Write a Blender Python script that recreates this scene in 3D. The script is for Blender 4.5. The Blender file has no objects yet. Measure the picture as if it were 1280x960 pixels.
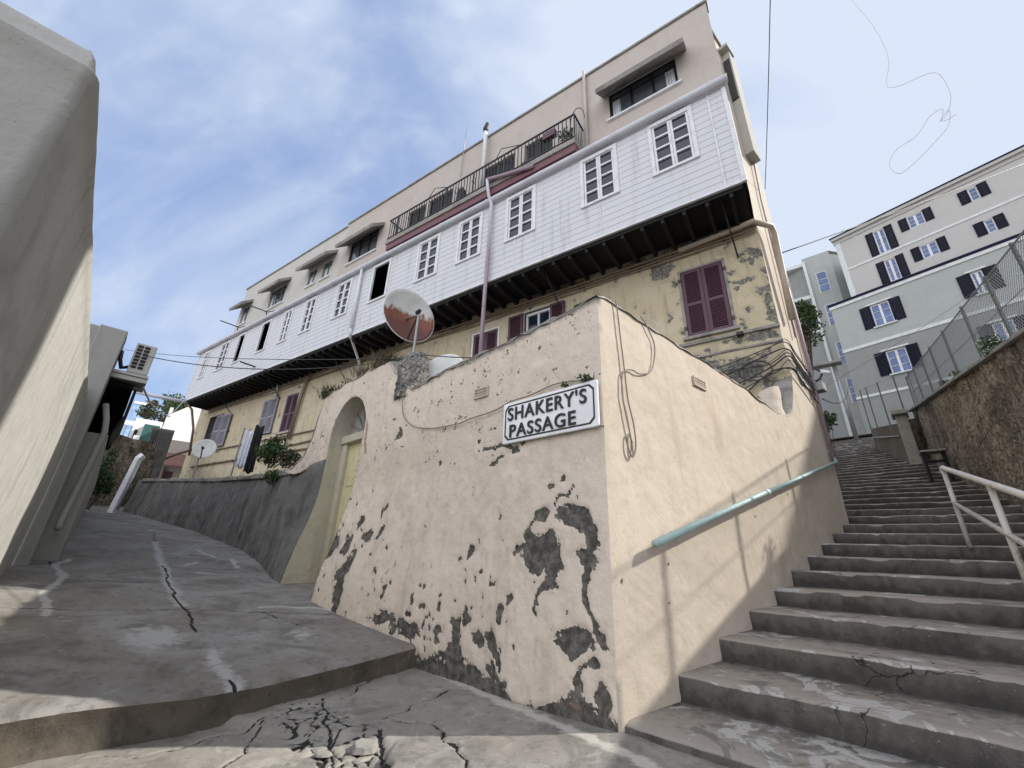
import bpy, math, random
import numpy as np
from mathutils import Vector, Matrix
R = math.radians
random.seed(7); RNG = np.random.default_rng(7)
scene = bpy.context.scene
COL = scene.collection

# ------------------------------------------------------------------ helpers
def unit(az): return np.array([math.sin(R(az)), math.cos(R(az)), 0.0])
class Fr:
    """a vertical reference plane: u along it, z up, o out of it"""
    def __init__(s, org, az, n): s.g = np.array(org, float); s.u = unit(az); s.n = unit(n)
    def __call__(s, u, z, o=0.0):
        p = s.g + s.u * u + s.n * o; return (p[0], p[1], z)
SW = Fr((.786, 3.362, 0), -46, 224)        # wall with the sign
RW = Fr((.786, 3.362, 0), 50, 140)         # its side along the stairs
HF = Fr((5.205, 7.069, 0), -55.1, 214.9)   # house front
HS = Fr((5.205, 7.069, 0), 50, 140)        # house side
GB = Fr((21.98, 24.62, 0), 146.5, 236.5)   # grey apartment block
LW = Fr((-5.93, 5.47, 0), -43.4, 46.6)     # wall on the left
ST = Fr((8.6, 7.04, 0), 39.17, -50.83)     # stone wall right of the stairs

def _hash(i, j, k):
    h = (i * 374761393 + j * 668265263 + k * 2147483647 + 144269) & 0xffffffff
    h = ((h ^ (h >> 13)) * 1274126177) & 0xffffffff
    return ((h ^ (h >> 16)) & 0xffff) / 65535.0
def vnoise(x, y, z=0.0):
    x = np.asarray(x, float); y = np.asarray(y, float); z = np.asarray(z, float) + 0 * x
    i, j, k = (np.floor(a).astype(np.int64) for a in (x, y, z))
    f, g, h = x - i, y - j, z - k
    f, g, h = (a * a * (3 - 2 * a) for a in (f, g, h))
    r = 0
    for a in (0, 1):
        for b in (0, 1):
            for c in (0, 1):
                r = r + _hash(i + a, j + b, k + c) * (f if a else 1 - f) * (g if b else 1 - g) * (h if c else 1 - h)
    return r
def fbm(x, y, z=0.0, o=4):
    r = 0; a = .5
    for q in range(o):
        r = r + a * vnoise(np.asarray(x) * 2**q + 7.3 * q, np.asarray(y) * 2**q + 3.1 * q, np.asarray(z) * 2**q)
        a *= .5
    return r / (1 - .5**o)
def sstep(a, b, x): t = np.clip((np.asarray(x, float) - a) / (b - a), 0, 1); return t * t * (3 - 2 * t)
def pdist(U, V, pts):
    d = np.full(np.shape(U), 1e9)
    for (a, b), (c, e) in zip(pts[:-1], pts[1:]):
        L = (c - a)**2 + (e - b)**2 + 1e-12
        t = np.clip(((U - a) * (c - a) + (V - b) * (e - b)) / L, 0, 1)
        d = np.minimum(d, np.hypot(U - a - t * (c - a), V - b - t * (e - b)))
    return d

class MB:
    def __init__(s): s.v = []; s.f = []; s.m = []
    def add(s, vs, fs, m=0):
        n = len(s.v); s.v += [tuple(map(float, p)) for p in vs]
        s.f += [tuple(n + i for i in f) for f in fs]; s.m += [m] * len(fs); return s
    def quad(s, a, b, c, d, m=0): return s.add([a, b, c, d], [(0, 1, 2, 3)], m)
    def hexa(s, p, m=0):
        return s.add(p, [(0, 1, 3, 2), (4, 6, 7, 5), (0, 4, 5, 1), (2, 3, 7, 6), (0, 2, 6, 4), (1, 5, 7, 3)], m)
    def box(s, F, u0, u1, z0, z1, o0, o1, m=0):
        return s.hexa([F(u, z, o) for u in (u0, u1) for z in (z0, z1) for o in (o0, o1)], m)
    def wbox(s, x0, x1, y0, y1, z0, z1, m=0):
        return s.hexa([(x, y, z) for x in (x0, x1) for y in (y0, y1) for z in (z0, z1)], m)
    def tube(s, pts, r, n=8, m=0, cap=True):
        P = [Vector(p) for p in pts]; k = len(P); rr = r if hasattr(r, '__len__') else [r] * k
        vs = []; fs = []; prev = None
        for i, p in enumerate(P):
            t = (P[min(i + 1, k - 1)] - P[max(i - 1, 0)]).normalized()
            if prev is None:
                a = t.orthogonal().normalized()
            else:
                a = (prev - t * prev.dot(t)); a = a.normalized() if a.length > 1e-6 else t.orthogonal().normalized()
            prev = a; b = t.cross(a)
            for q in range(n):
                w = 2 * math.pi * q / n; vs.append(p + (a * math.cos(w) + b * math.sin(w)) * rr[i])
        for i in range(k - 1):
            for q in range(n):
                fs.append((i * n + q, i * n + (q + 1) % n, (i + 1) * n + (q + 1) % n, (i + 1) * n + q))
        if cap: fs += [tuple(range(n))[::-1], tuple((k - 1) * n + q for q in range(n))]
        return s.add(vs, fs, m)
    def prism(s, poly, z0, z1, m=0):
        n = len(poly)
        return s.add([(x, y, z0) for x, y in poly] + [(x, y, z1) for x, y in poly],
                     [tuple(range(n))[::-1], tuple(range(n, 2 * n))] + [(i, (i + 1) % n, n + (i + 1) % n, n + i) for i in range(n)], m)
    def build(s, name, mats, parent=None, smooth=False, bevel=0, attrs=None):
        me = bpy.data.meshes.new(name)
        base = ROOTLOC.get(parent.name, (0, 0, 0)) if parent else (0, 0, 0)
        v = np.array(s.v, float).reshape(-1, 3) - np.array(base)
        if not parent:                                   # a single-mesh thing: its origin at its base
            base = (float(v[:, 0].mean()), float(v[:, 1].mean()), float(v[:, 2].min())); v = v - np.array(base)
        me.from_pydata(v.tolist(), [], s.f)
        for mm in (mats if isinstance(mats, (list, tuple)) else [mats]): me.materials.append(mm)
        if any(s.m): me.polygons.foreach_set('material_index', s.m)
        me.polygons.foreach_set('use_smooth', [smooth] * len(s.f))
        if attrs:
            for k, a in attrs.items():
                at = me.attributes.new(k, 'FLOAT', 'POINT'); at.data.foreach_set('value', np.asarray(a, np.float32).ravel())
        me.update()
        o = bpy.data.objects.new(name, me); COL.objects.link(o)
        if parent:
            o.parent = parent; ROOTLOC[o.name] = base
        else:
            o.location = base; ROOTLOC[o.name] = base
        if bevel:
            b = o.modifiers.new('Bevel', 'BEVEL'); b.width = bevel; b.segments = 2; b.limit_method = 'ANGLE'
        return o
ROOTLOC = {}
def tag(o, label, cat, group=None):
    o['label'] = label; o['category'] = cat
    if group: o['group'] = group
    return o
def struct(o): o['kind'] = 'structure'; return o
def thing(name, label, cat, loc, group=None):
    o = bpy.data.objects.new(name, None); COL.objects.link(o); o.location = loc; o.empty_display_size = .2
    ROOTLOC[o.name] = tuple(loc); return tag(o, label, cat, group)
def single(mb, name, m, label, cat, group=None, **k): return tag(mb.build(name, m, None, **k), label, cat, group)

def grid_wall(F, us, zs, holes=(), o=0.0, reveal=.15, ofn=None, zmap=None, keep=None):
    """wall sheet with openings cut out and their reveals; returns builder and vertex u, z arrays"""
    us = sorted(set([round(x, 4) for x in us] + [round(h[i], 4) for h in holes for i in (0, 1)]))
    zs = sorted(set([round(x, 4) for x in zs] + [round(h[i], 4) for h in holes for i in (2, 3)]))
    U, Z = np.meshgrid(us, zs, indexing='ij'); ZZ = zmap(U, Z) if zmap else Z
    O = ofn(U, ZZ) if ofn else np.full(U.shape, o)
    P = F.g + U[..., None] * F.u + O[..., None] * F.n; P[..., 2] = ZZ
    mb = MB(); nu, nz = U.shape; mb.v = [tuple(p) for p in P.reshape(-1, 3)]
    for i in range(nu - 1):
        uc = (us[i] + us[i + 1]) / 2
        hh = [h for h in holes if h[0] < uc < h[1]]
        for j in range(nz - 1):
            zc = (zs[j] + zs[j + 1]) / 2
            if any(h[2] < zc < h[3] for h in hh): continue
            if keep is not None and not keep(uc, float(ZZ[i, j] + ZZ[i, j + 1] + ZZ[i + 1, j] + ZZ[i + 1, j + 1]) / 4): continue
            mb.f.append((i * nz + j, (i + 1) * nz + j, (i + 1) * nz + j + 1, i * nz + j + 1)); mb.m.append(0)
    n0 = len(mb.v)
    for h in holes:
        c = [(h[0], h[2]), (h[1], h[2]), (h[1], h[3]), (h[0], h[3])]
        for (a, b), (c2, d) in zip(c, c[1:] + c[:1]):
            mb.quad(F(a, b, o), F(c2, d, o), F(c2, d, o - reveal), F(a, b, o - reveal))
    Ua = np.concatenate([U.ravel(), np.zeros(len(mb.v) - n0)]); Za = np.concatenate([ZZ.ravel(), np.full(len(mb.v) - n0, 50.)])
    return mb, Ua, Za

# ------------------------------------------------------------------ materials
class Mt:
    def __init__(s, name, base, rough=.8, metal=0.0, spec=None):
        s.m = bpy.data.materials.new(name); s.m.use_nodes = True; s.t = s.m.node_tree; s.n = s.t.nodes; s.l = s.t.links
        s.b = s.n['Principled BSDF']; s.b.inputs['Roughness'].default_value = rough; s.b.inputs['Metallic'].default_value = metal
        if spec is not None: s.b.inputs['Specular IOR Level'].default_value = spec
        s.base = base; s.c = None; s.h = None
        s.tc = s.n.new('ShaderNodeTexCoord').outputs['Object']
    def coord(s, st):
        if st is None: return s.tc
        mp = s.n.new('ShaderNodeMapping'); mp.inputs['Scale'].default_value = st; s.l.new(s.tc, mp.inputs['Vector']); return mp.outputs[0]
    def noise(s, sc, st=None, det=6, ro=.6, dist=0.0):
        x = s.n.new('ShaderNodeTexNoise'); x.inputs['Scale'].default_value = sc; x.inputs['Detail'].default_value = det
        x.inputs['Roughness'].default_value = ro; x.inputs['Distortion'].default_value = dist
        s.l.new(s.coord(st), x.inputs['Vector']); return x.outputs['Fac']
    def math(s, op, a, b=None, c=None, clamp=False):
        x = s.n.new('ShaderNodeMath'); x.operation = op; x.use_clamp = clamp
        for i, q in enumerate((a, b, c)):
            if q is None: continue
            if isinstance(q, (int, float)): x.inputs[i].default_value = q
            else: s.l.new(q, x.inputs[i])
        return x.outputs[0]
    def ramp(s, f, lo, hi, amt=1.0):
        x = s.n.new('ShaderNodeMapRange'); x.interpolation_type = 'SMOOTHSTEP'
        x.inputs['From Min'].default_value = lo; x.inputs['From Max'].default_value = hi; x.inputs['To Max'].default_value = amt
        s.l.new(f, x.inputs['Value']); return x.outputs[0]
    def attr(s, nm):
        x = s.n.new('ShaderNodeAttribute'); x.attribute_name = nm; return x.outputs['Fac']
    def mix(s, fac, col):
        x = s.n.new('ShaderNodeMix'); x.data_type = 'RGBA'
        if isinstance(fac, (int, float)): x.inputs['Factor'].default_value = fac
        else: s.l.new(fac, x.inputs['Factor'])
        if s.c is None: x.inputs['A'].default_value = (*s.base, 1)
        else: s.l.new(s.c, x.inputs['A'])
        if isinstance(col, tuple): x.inputs['B'].default_value = (*col, 1)
        else: s.l.new(col, x.inputs['B'])
        s.c = x.outputs['Result']; return s
    def var(s, sc, col, lo=.4, hi=.65, amt=1.0, st=None, det=6, dist=0.0, ro=.6): return s.mix(s.ramp(s.noise(sc, st, det, ro, dist), lo, hi, amt), col)
    def bump(s, src, strength, dist=.02):
        x = s.n.new('ShaderNodeBump'); x.inputs['Strength'].default_value = strength; x.inputs['Distance'].default_value = dist
        s.l.new(src, x.inputs['Height'])
        if s.h is not None: s.l.new(s.h, x.inputs['Normal'])
        s.h = x.outputs[0]; return s
    def done(s):
        if s.c is not None: s.l.new(s.c, s.b.inputs['Base Color'])
        else: s.b.inputs['Base Color'].default_value = (*s.base, 1)
        if s.h is not None: s.l.new(s.h, s.b.inputs['Normal'])
        return s.m
def simple(name, base, rough=.6, metal=0.0, wear_tone=None, sc=6.0):
    k = Mt(name, base, rough, metal)
    d = tuple(c * .72 for c in base); k.var(sc, d, .45, .75, .8)
    if wear_tone: k.var(sc * 2.3, wear_tone, .58, .66, .9)
    return k.bump(k.noise(sc * 12), .12, .004).done()

def wall_paint(name, base, dark, light, cement=(.17, .155, .135), attr=True, streak=.5, bumpy=.5):
    k = Mt(name, base, .88, spec=.25)
    k.var(.9, light, .42, .7, .7, dist=.6)
    k.var(1.7, dark, .5, .75, .6, dist=1.0)
    k.var(3.0, dark, .52, .72, streak, st=(1.6, 1.6, .22))
    k.var(9.0, tuple(c * .8 for c in base), .56, .7, .5)
    k.var(55.0, tuple(c * .62 for c in base), .64, .74, .55, det=2)
    k.bump(k.noise(5, det=8), bumpy, .03).bump(k.ramp(k.noise(17, det=5, dist=.6), .52, .60), bumpy * .35, .004).bump(k.noise(60, det=3), .25, .004)
    if attr:
        a = k.attr('peel'); nz = k.math('MULTIPLY_ADD', k.noise(24, det=7, ro=.7), .62, -.31); nz2 = k.math('MULTIPLY_ADD', k.noise(7, det=5, dist=.8), .62, -.31)
        e = k.math('ADD', k.math('ADD', a, nz), nz2)
        k.mix(k.math('MULTIPLY', k.ramp(k.math('ADD', a, k.math('MULTIPLY', nz2, 1.3)), .12, .45), .45), dark)
        edge = k.ramp(e, .40, .46); k.mix(k.math('MULTIPLY', edge, .35), tuple(min(1, c * 1.12) for c in light))
        pe = k.ramp(e, .47, .50)
        x = k.n.new('ShaderNodeMix'); x.data_type = 'RGBA'; k.l.new(k.ramp(k.noise(16, det=7), .35, .7), x.inputs['Factor'])
        x.inputs['A'].default_value = (*[c * .38 for c in cement], 1); x.inputs['B'].default_value = (*cement, 1)
        k.mix(pe, x.outputs['Result'])
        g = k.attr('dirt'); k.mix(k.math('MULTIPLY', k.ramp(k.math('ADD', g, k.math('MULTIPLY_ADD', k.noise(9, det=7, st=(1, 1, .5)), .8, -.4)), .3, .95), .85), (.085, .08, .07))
        r = k.attr('rust'); k.mix(k.ramp(k.math('ADD', r, k.math('MULTIPLY_ADD', k.noise(26), .7, -.35)), .45, .8, .8), (.27, .16, .10))
        k.bump(k.math('MULTIPLY', pe, -1.0), .9, .012)
        k.bump(k.math('MULTIPLY', k.noise(45, det=4), pe), .7, .012)
    return k.done()

M = {}
M['pink_plaster'] = wall_paint('pink_plaster', (.67, .575, .475), (.47, .40, .325), (.73, .64, .54), streak=.6, bumpy=.7)
M['cream_plaster'] = wall_paint('cream_plaster', (.53, .455, .37), (.43, .35, .26), (.58, .51, .43), streak=.6, bumpy=.4)
M['yellow_plaster'] = wall_paint('yellow_plaster', (.50, .425, .29), (.34, .285, .20), (.57, .50, .37), cement=(.27, .255, .215), streak=.9, bumpy=.6)
M['cream_side'] = wall_paint('cream_side', (.53, .455, .37), (.43, .35, .26), (.58, .51, .43), attr=False, streak=.5, bumpy=.3)
M['upper_plaster'] = wall_paint('upper_plaster', (.47, .415, .37), (.41, .36, .325), (.50, .45, .41), attr=False, streak=.5, bumpy=.15)
M['upper_pale'] = wall_paint('upper_pale', (.50, .475, .43), (.43, .41, .37), (.54, .51, .47), attr=False, streak=.4, bumpy=.15)
M['side_plaster'] = wall_paint('side_plaster', (.54, .48, .40), (.42, .36, .29), (.6, .55, .47), attr=False, streak=.8)
M['grey_plaster'] = wall_paint('grey_plaster', (.40, .39, .355), (.33, .325, .30), (.44, .43, .40), attr=False, streak=.35, bumpy=.22)
M['left_plaster'] = wall_paint('left_plaster', (.42, .41, .375), (.29, .285, .26), (.49, .48, .445), attr=False, streak=.9, bumpy=.45)
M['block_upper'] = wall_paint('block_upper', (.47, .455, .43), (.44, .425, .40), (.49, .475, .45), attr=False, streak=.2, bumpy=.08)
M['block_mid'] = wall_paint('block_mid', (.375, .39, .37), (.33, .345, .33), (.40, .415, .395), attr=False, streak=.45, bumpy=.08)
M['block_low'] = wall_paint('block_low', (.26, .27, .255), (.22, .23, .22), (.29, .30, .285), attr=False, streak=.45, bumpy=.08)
M['block_trim'] = simple('block_trim', (.62, .64, .62), .7)
M['arch_plaster'] = wall_paint('arch_plaster', (.42, .38, .32), (.28, .26, .22), (.5, .46, .4), attr=False, bumpy=.8)
M['beige_jamb'] = wall_paint('beige_jamb', (.45, .42, .32), (.34, .32, .24), (.5, .47, .37), attr=False, bumpy=.9)

def concrete(name, base, dark, light, attr=True):
    k = Mt(name, base, .85, spec=.3)
    k.var(.8, light, .42, .68, .7, dist=.8).var(1.6, dark, .46, .7, .75, dist=1.2)
    k.var(4.5, light, .55, .68, .55, dist=1.5).var(14, dark, .52, .7, .6).var(70, tuple(c * 1.7 for c in light), .68, .74, .5, det=2)
    k.var(110, tuple(c * .5 for c in dark), .66, .72, .6, det=2)
    k.bump(k.noise(3.2, det=8), .35, .03).bump(k.noise(80, det=4), .4, .006)
    if attr:
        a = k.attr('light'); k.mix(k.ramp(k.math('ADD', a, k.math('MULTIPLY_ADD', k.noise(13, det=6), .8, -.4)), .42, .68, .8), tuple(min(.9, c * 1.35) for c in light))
        c = k.attr('crack'); e = k.math('ADD', c, k.math('MULTIPLY_ADD', k.noise(40, det=4), .22, -.11)); cr = k.ramp(e, .35, .6)
        k.mix(cr, tuple(q * .22 for q in dark)); k.bump(k.math('MULTIPLY', cr, -1.0), 1.0, .02)
    return k.done()
M['street'] = concrete('street_concrete', (.205, .185, .16), (.10, .09, .077), (.30, .295, .285))
M['kerb'] = concrete('kerb_concrete', (.105, .088, .068), (.05, .043, .036), (.17, .15, .12))
M['ground'] = concrete('ground_concrete', (.245, .225, .195), (.13, .12, .105), (.36, .34, .30))
def stair_mat():
    k = Mt('stair_concrete', (.12, .11, .098), .85, spec=.3)
    k.var(1.2, (.08, .074, .066), .42, .62, .8, dist=1).var(2.6, (.155, .143, .128), .5, .7, .7, dist=1.2)
    k.var(7, (.05, .047, .043), .52, .7, .8, st=(1, 1, .45)).var(60, (.3, .28, .25), .67, .73, .7, det=2)
    a = k.attr('wear_tone'); k.mix(k.ramp(k.math('ADD', a, k.math('MULTIPLY_ADD', k.noise(14, det=7), .5, -.25)), .28, .62, .9), (.30, .27, .235))
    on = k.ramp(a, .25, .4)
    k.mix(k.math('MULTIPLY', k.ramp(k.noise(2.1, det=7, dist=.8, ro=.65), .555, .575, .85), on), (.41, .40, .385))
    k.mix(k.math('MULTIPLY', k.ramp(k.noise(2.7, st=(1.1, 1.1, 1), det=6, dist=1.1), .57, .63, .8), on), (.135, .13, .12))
    d = k.attr('dark_tone'); k.mix(k.ramp(k.math('ADD', d, k.math('MULTIPLY_ADD', k.noise(11, det=6), .9, -.45)), .35, .9, .85), (.04, .037, .033))
    v = k.n.new('ShaderNodeTexVoronoi'); v.feature = 'DISTANCE_TO_EDGE'; v.inputs['Scale'].default_value = 1.3
    w = k.n.new('ShaderNodeMixRGB'); w.blend_type = 'ADD'; w.inputs[0].default_value = .5; nn = k.n.new('ShaderNodeTexNoise'); nn.inputs['Scale'].default_value = 3.0; nn.inputs['Detail'].default_value = 6
    k.l.new(k.tc, nn.inputs['Vector']); k.l.new(k.tc, w.inputs[1]); k.l.new(nn.outputs['Color'], w.inputs[2]); k.l.new(w.outputs[0], v.inputs['Vector'])
    cr = k.math('MULTIPLY', k.math('SUBTRACT', 1.0, k.ramp(v.outputs['Distance'], .002, .007)), k.ramp(k.noise(.9, det=2), .56, .62))
    k.mix(cr, (.025, .023, .02)); k.bump(k.math('MULTIPLY', cr, -1.0), .8, .01)
    k.bump(k.noise(4, det=8), .5, .03).bump(k.noise(70, det=5), .7, .007); return k.done()
M['stair'] = stair_mat()
def stone_mat(name, base, dark, light, sc=3.2, st=(1, 1, 1.0), joint=.5):
    k = Mt(name, base, .92, spec=.2)
    v = k.n.new('ShaderNodeTexVoronoi'); v.feature = 'DISTANCE_TO_EDGE'; v.inputs['Scale'].default_value = sc
    mp = k.n.new('ShaderNodeMapping'); mp.inputs['Scale'].default_value = st
    wn = k.n.new('ShaderNodeTexNoise'); wn.inputs['Scale'].default_value = 3.0; wn.inputs['Detail'].default_value = 5
    k.l.new(k.tc, wn.inputs['Vector']); ad = k.n.new('ShaderNodeMixRGB'); ad.blend_type = 'ADD'; ad.inputs[0].default_value = .35
    k.l.new(k.tc, ad.inputs[1]); k.l.new(wn.outputs['Color'], ad.inputs[2]); k.l.new(ad.outputs[0], mp.inputs['Vector']); k.l.new(mp.outputs[0], v.inputs['Vector'])
    k.var(1.1, light, .42, .66, .9, dist=.8).var(.6, dark, .46, .62, .9, dist=.5).var(6, dark, .48, .64, .85, dist=1.0).var(11, light, .55, .66, .8, dist=.8).var(24, tuple(c * .6 for c in dark), .56, .68, .8)
    k.var(4, tuple(c * .6 for c in dark), .55, .7, .8, st=(1, 1, .35))
    jn = k.math('SUBTRACT', 1.0, k.ramp(v.outputs['Distance'], .0, .09)); k.mix(k.math('MULTIPLY', jn, joint), tuple(c * .5 for c in dark))
    k.bump(k.ramp(v.outputs['Distance'], 0, .16), .75, .05).bump(k.noise(9, det=8), .9, .05).bump(k.noise(40, det=4), .5, .012); return k.done()
M['stone'] = stone_mat('stone_masonry', (.27, .22, .16), (.10, .082, .062), (.43, .36, .265), 6.5, joint=.22)
M['retain'] = wall_paint('dark_render', (.14, .135, .125), (.05, .048, .045), (.25, .24, .22), attr=False, streak=1.0, bumpy=1.0)
M['rubble'] = stone_mat('rubble_masonry', (.2, .19, .17), (.075, .072, .065), (.42, .4, .37), 13, (1, 1, 1), .3)
M['brown_render'] = wall_paint('brown_render', (.13, .10, .065), (.07, .055, .04), (.2, .165, .11), attr=False, bumpy=.8)
M['hill_stone'] = stone_mat('hill_stone', (.2, .17, .13), (.07, .058, .045), (.3, .26, .2), 5.0, joint=.3)
M['coping'] = concrete('coping_cement', (.27, .255, .23), (.13, .122, .11), (.36, .34, .31), attr=False)
def clap():
    k = Mt('clapboard_paint', (.585, .59, .605), .6, spec=.35)
    k.var(.7, (.56, .57, .59), .4, .7, .8).var(3.5, (.40, .395, .385), .52, .74, .75, st=(1.6, 1.6, .12)).var(40, (.55, .54, .52), .66, .74, .5, st=(.3, .3, 1.5))
    return k.bump(k.noise(30, st=(.2, .2, 2)), .25, .004).done()
M['clap'] = clap()
M['white_paint'] = simple('white_paint', (.68, .68, .69), .5, wear_tone=(.5, .49, .47), sc=5)
M['enamel'] = simple('sign_enamel', (.8, .8, .8), .3, sc=2)
M['gutter'] = simple('gutter_plastic', (.58, .58, .62), .45, sc=2)
M['maroon'] = simple('maroon_paint', (.075, .024, .04), .5, wear_tone=(.11, .05, .06))
M['soffit'] = simple('maroon_soffit', (.17, .075, .09), .7)
M['grey_shutter'] = simple('grey_shutter', (.27, .26, .29), .6, wear_tone=(.4, .39, .4))
M['navy'] = Mt('navy_paint', (.007, .009, .026), .75, spec=.2).done()
M['dark_wood'] = simple('dark_wood', (.011, .009, .009), .9)
M['black'] = simple('black_iron', (.012, .012, .013), .5)
M['steel'] = simple('galvanised_steel', (.30, .31, .31), .45, .6, wear_tone=(.2, .15, .1))
M['mesh'] = simple('mesh_wire', (.27, .28, .275), .5, .3)
M['post_green'] = simple('fence_post', (.10, .11, .105), .6, .2, wear_tone=(.2, .13, .08))
M['teal'] = simple('teal_paint', (.33, .45, .43), .55, wear_tone=(.4, .47, .45), sc=9)
M['rail_white'] = simple('railing_paint', (.56, .53, .48), .5, wear_tone=(.27, .17, .1), sc=5)
M['mauve'] = simple('mauve_pipe', (.33, .24, .29), .5)
M['cable'] = simple('cable_sheath', (.035, .033, .035), .6)
M['rope'] = simple('old_cable', (.24, .2, .165), .8)
M['beige_pipe'] = simple('beige_pipe', (.40, .33, .26), .6, wear_tone=(.25, .2, .15))
M['brown_pipe'] = simple('brown_pipe', (.21, .155, .105), .65)
M['door_yellow'] = simple('door_yellow', (.60, .55, .33), .5, wear_tone=(.42, .37, .2), sc=4)
M['vent'] = simple('vent_clay', (.52, .43, .36), .9)
M['interior'] = simple('interior_dark', (.02, .02, .02), .9)
M['curtain'] = simple('curtain', (.62, .65, .70), .9, sc=3)
M['house_grey'] = wall_paint('house_grey', (.33, .325, .30), (.26, .255, .235), (.37, .365, .34), attr=False, streak=.6, bumpy=.3)
M['ac'] = simple('ac_casing', (.42, .41, .38), .5)
M['tile'] = simple('roof_tile', (.22, .115, .085), .8, wear_tone=(.1, .06, .05), sc=7)
M['tile_pale'] = simple('pale_tile', (.42, .33, .29), .8, wear_tone=(.2, .13, .11), sc=9)
M['white_wall'] = simple('white_wall', (.74, .73, .71), .8, sc=1)
M['green_awn'] = simple('green_awning', (.02, .085, .075), .7)
M['terra'] = simple('terracotta', (.26, .1, .06), .8)
M['cloth_white'] = simple('cloth_white', (.68, .70, .80), .95, sc=4)
M['cloth_dark'] = simple('cloth_dark', (.012, .012, .015), .95)
M['paper'] = simple('paper', (.7, .7, .68), .8)
M['dry'] = simple('dry_weed', (.14, .115, .075), .9)
def glass(name, base, rough=.06):
    k = Mt(name, base, rough, spec=.45); k.var(1.5, tuple(c * 1.9 + .01 for c in base), .4, .7, .6); return k.bump(k.noise(1.3, det=2), .03, .05).done()
M['pane'] = glass('gallery_glass', (.010, .014, .028), .06)
M['pane_grey'] = glass('upper_glass', (.075, .085, .10), .1)
M['pane_blue'] = glass('block_glass', (.085, .13, .27), .1)
M['far_glass'] = glass('far_glass', (.2, .3, .45), .1)
def leafm(name, a, b, c):
    k = Mt(name, a, .6, spec=.3); k.var(3.5, b, .4, .6).var(18, c, .5, .65, .8)
    k.b.inputs['Subsurface Weight'].default_value = 0; return k.done()
M['leaf'] = leafm('leaf', (.045, .085, .025), (.022, .05, .016), (.085, .12, .04))
M['leaf_dry'] = leafm('leaf_dry', (.075, .085, .04), (.04, .05, .025), (.14, .13, .07))
M['bark'] = simple('bark', (.1, .075, .055), .9)
def dish_mat():
    k = Mt('rusty_dish', (.60, .60, .57), .55, spec=.4); k.var(3, (.50, .50, .47), .4, .7)
    a = k.attr('rust'); e = k.math('ADD', a, k.math('MULTIPLY_ADD', k.noise(14, st=(1, 1, .45), det=6), .7, -.35))
    k.mix(k.ramp(e, .38, .55), (.21, .075, .04)); k.mix(k.ramp(e, .68, 1.0, .8), (.12, .045, .04)); return k.done()
M['dish'] = dish_mat()

# ------------------------------------------------------------------ camera, sun, sky
cam = bpy.data.cameras.new('Camera'); co = bpy.data.objects.new('Camera', cam); COL.objects.link(co); scene.camera = co
p, r = R(21.96), R(2.137); cp, sp = math.cos(p), math.sin(p)
fw = Vector((0, cp, sp)); u0 = Vector((0, -sp, cp)); r0 = Vector((1, 0, 0))
rt = r0 * math.cos(r) + u0 * math.sin(r); up = -r0 * math.sin(r) + u0 * math.cos(r)
co.matrix_world = Matrix(((rt.x, up.x, -fw.x, 0), (rt.y, up.y, -fw.y, 0), (rt.z, up.z, -fw.z, 0), (0, 0, 0, 1)))
cam.sensor_width = 36; cam.lens = 36 * 519.9 / 1280; cam.clip_end = 3000; cam.clip_start = .05

SUN_AZ, SUN_EL = 84.5, 36.5
sd = Vector((math.sin(R(SUN_AZ)) * math.cos(R(SUN_EL)), math.cos(R(SUN_AZ)) * math.cos(R(SUN_EL)), math.sin(R(SUN_EL))))
sl = bpy.data.lights.new('Sun', 'SUN'); sl.energy = 3.3; sl.angle = R(.6); sl.color = (1, .955, .88)
so = bpy.data.objects.new('Sun', sl); COL.objects.link(so); so.rotation_euler = sd.to_track_quat('Z', 'Y').to_euler(); so.location = (20, -5, 30)
W = bpy.data.worlds.new('World'); scene.world = W; W.use_nodes = True; wt = W.node_tree; wn = wt.nodes; wl = wt.links
sky = wn.new('ShaderNodeTexSky'); sky.sky_type = 'NISHITA'; sky.sun_disc = False; sky.sun_elevation = R(SUN_EL); sky.sun_rotation = R(SUN_AZ)
sky.air_density = 1.0; sky.dust_density = 1.2; sky.ozone_density = 1.6
geo = wn.new('ShaderNodeTexCoord')
def wmap(sc, rot):
    m = wn.new('ShaderNodeMapping'); m.inputs['Scale'].default_value = sc; m.inputs['Rotation'].default_value = rot
    wl.new(geo.outputs['Generated'], m.inputs['Vector']); return m.outputs[0]
def wnoise(v, sc, d, dist):
    n = wn.new('ShaderNodeTexNoise'); n.inputs['Scale'].default_value = sc; n.inputs['Detail'].default_value = d; n.inputs['Distortion'].default_value = dist
    n.inputs['Roughness'].default_value = .55; wl.new(v, n.inputs['Vector']); return n.outputs['Fac']
def wramp(f, a, b, hi):
    n = wn.new('ShaderNodeMapRange'); n.interpolation_type = 'SMOOTHSTEP'; n.inputs['From Min'].default_value = a; n.inputs['From Max'].default_value = b; n.inputs['To Max'].default_value = hi
    wl.new(f, n.inputs['Value']); return n.outputs[0]
cl1 = wramp(wnoise(wmap((1.0, 2.4, 1.5), (0, .5, .7)), 1.5, 5, .5), .34, .72, .75)
cl2 = wramp(wnoise(wmap((1.5, 3.4, 2.2), (.3, .4, .7)), 3.3, 6, .4), .42, .78, .35)
def wmath(op, a, b):
    n = wn.new('ShaderNodeMath'); n.operation = op; n.use_clamp = op == 'ADD'
    for i, q in enumerate((a, b)):
        if isinstance(q, float): n.inputs[i].default_value = q
        else: wl.new(q, n.inputs[i])
    return n.outputs[0]
sx = wn.new('ShaderNodeSeparateXYZ'); wl.new(geo.outputs['Generated'], sx.inputs[0])
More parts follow.
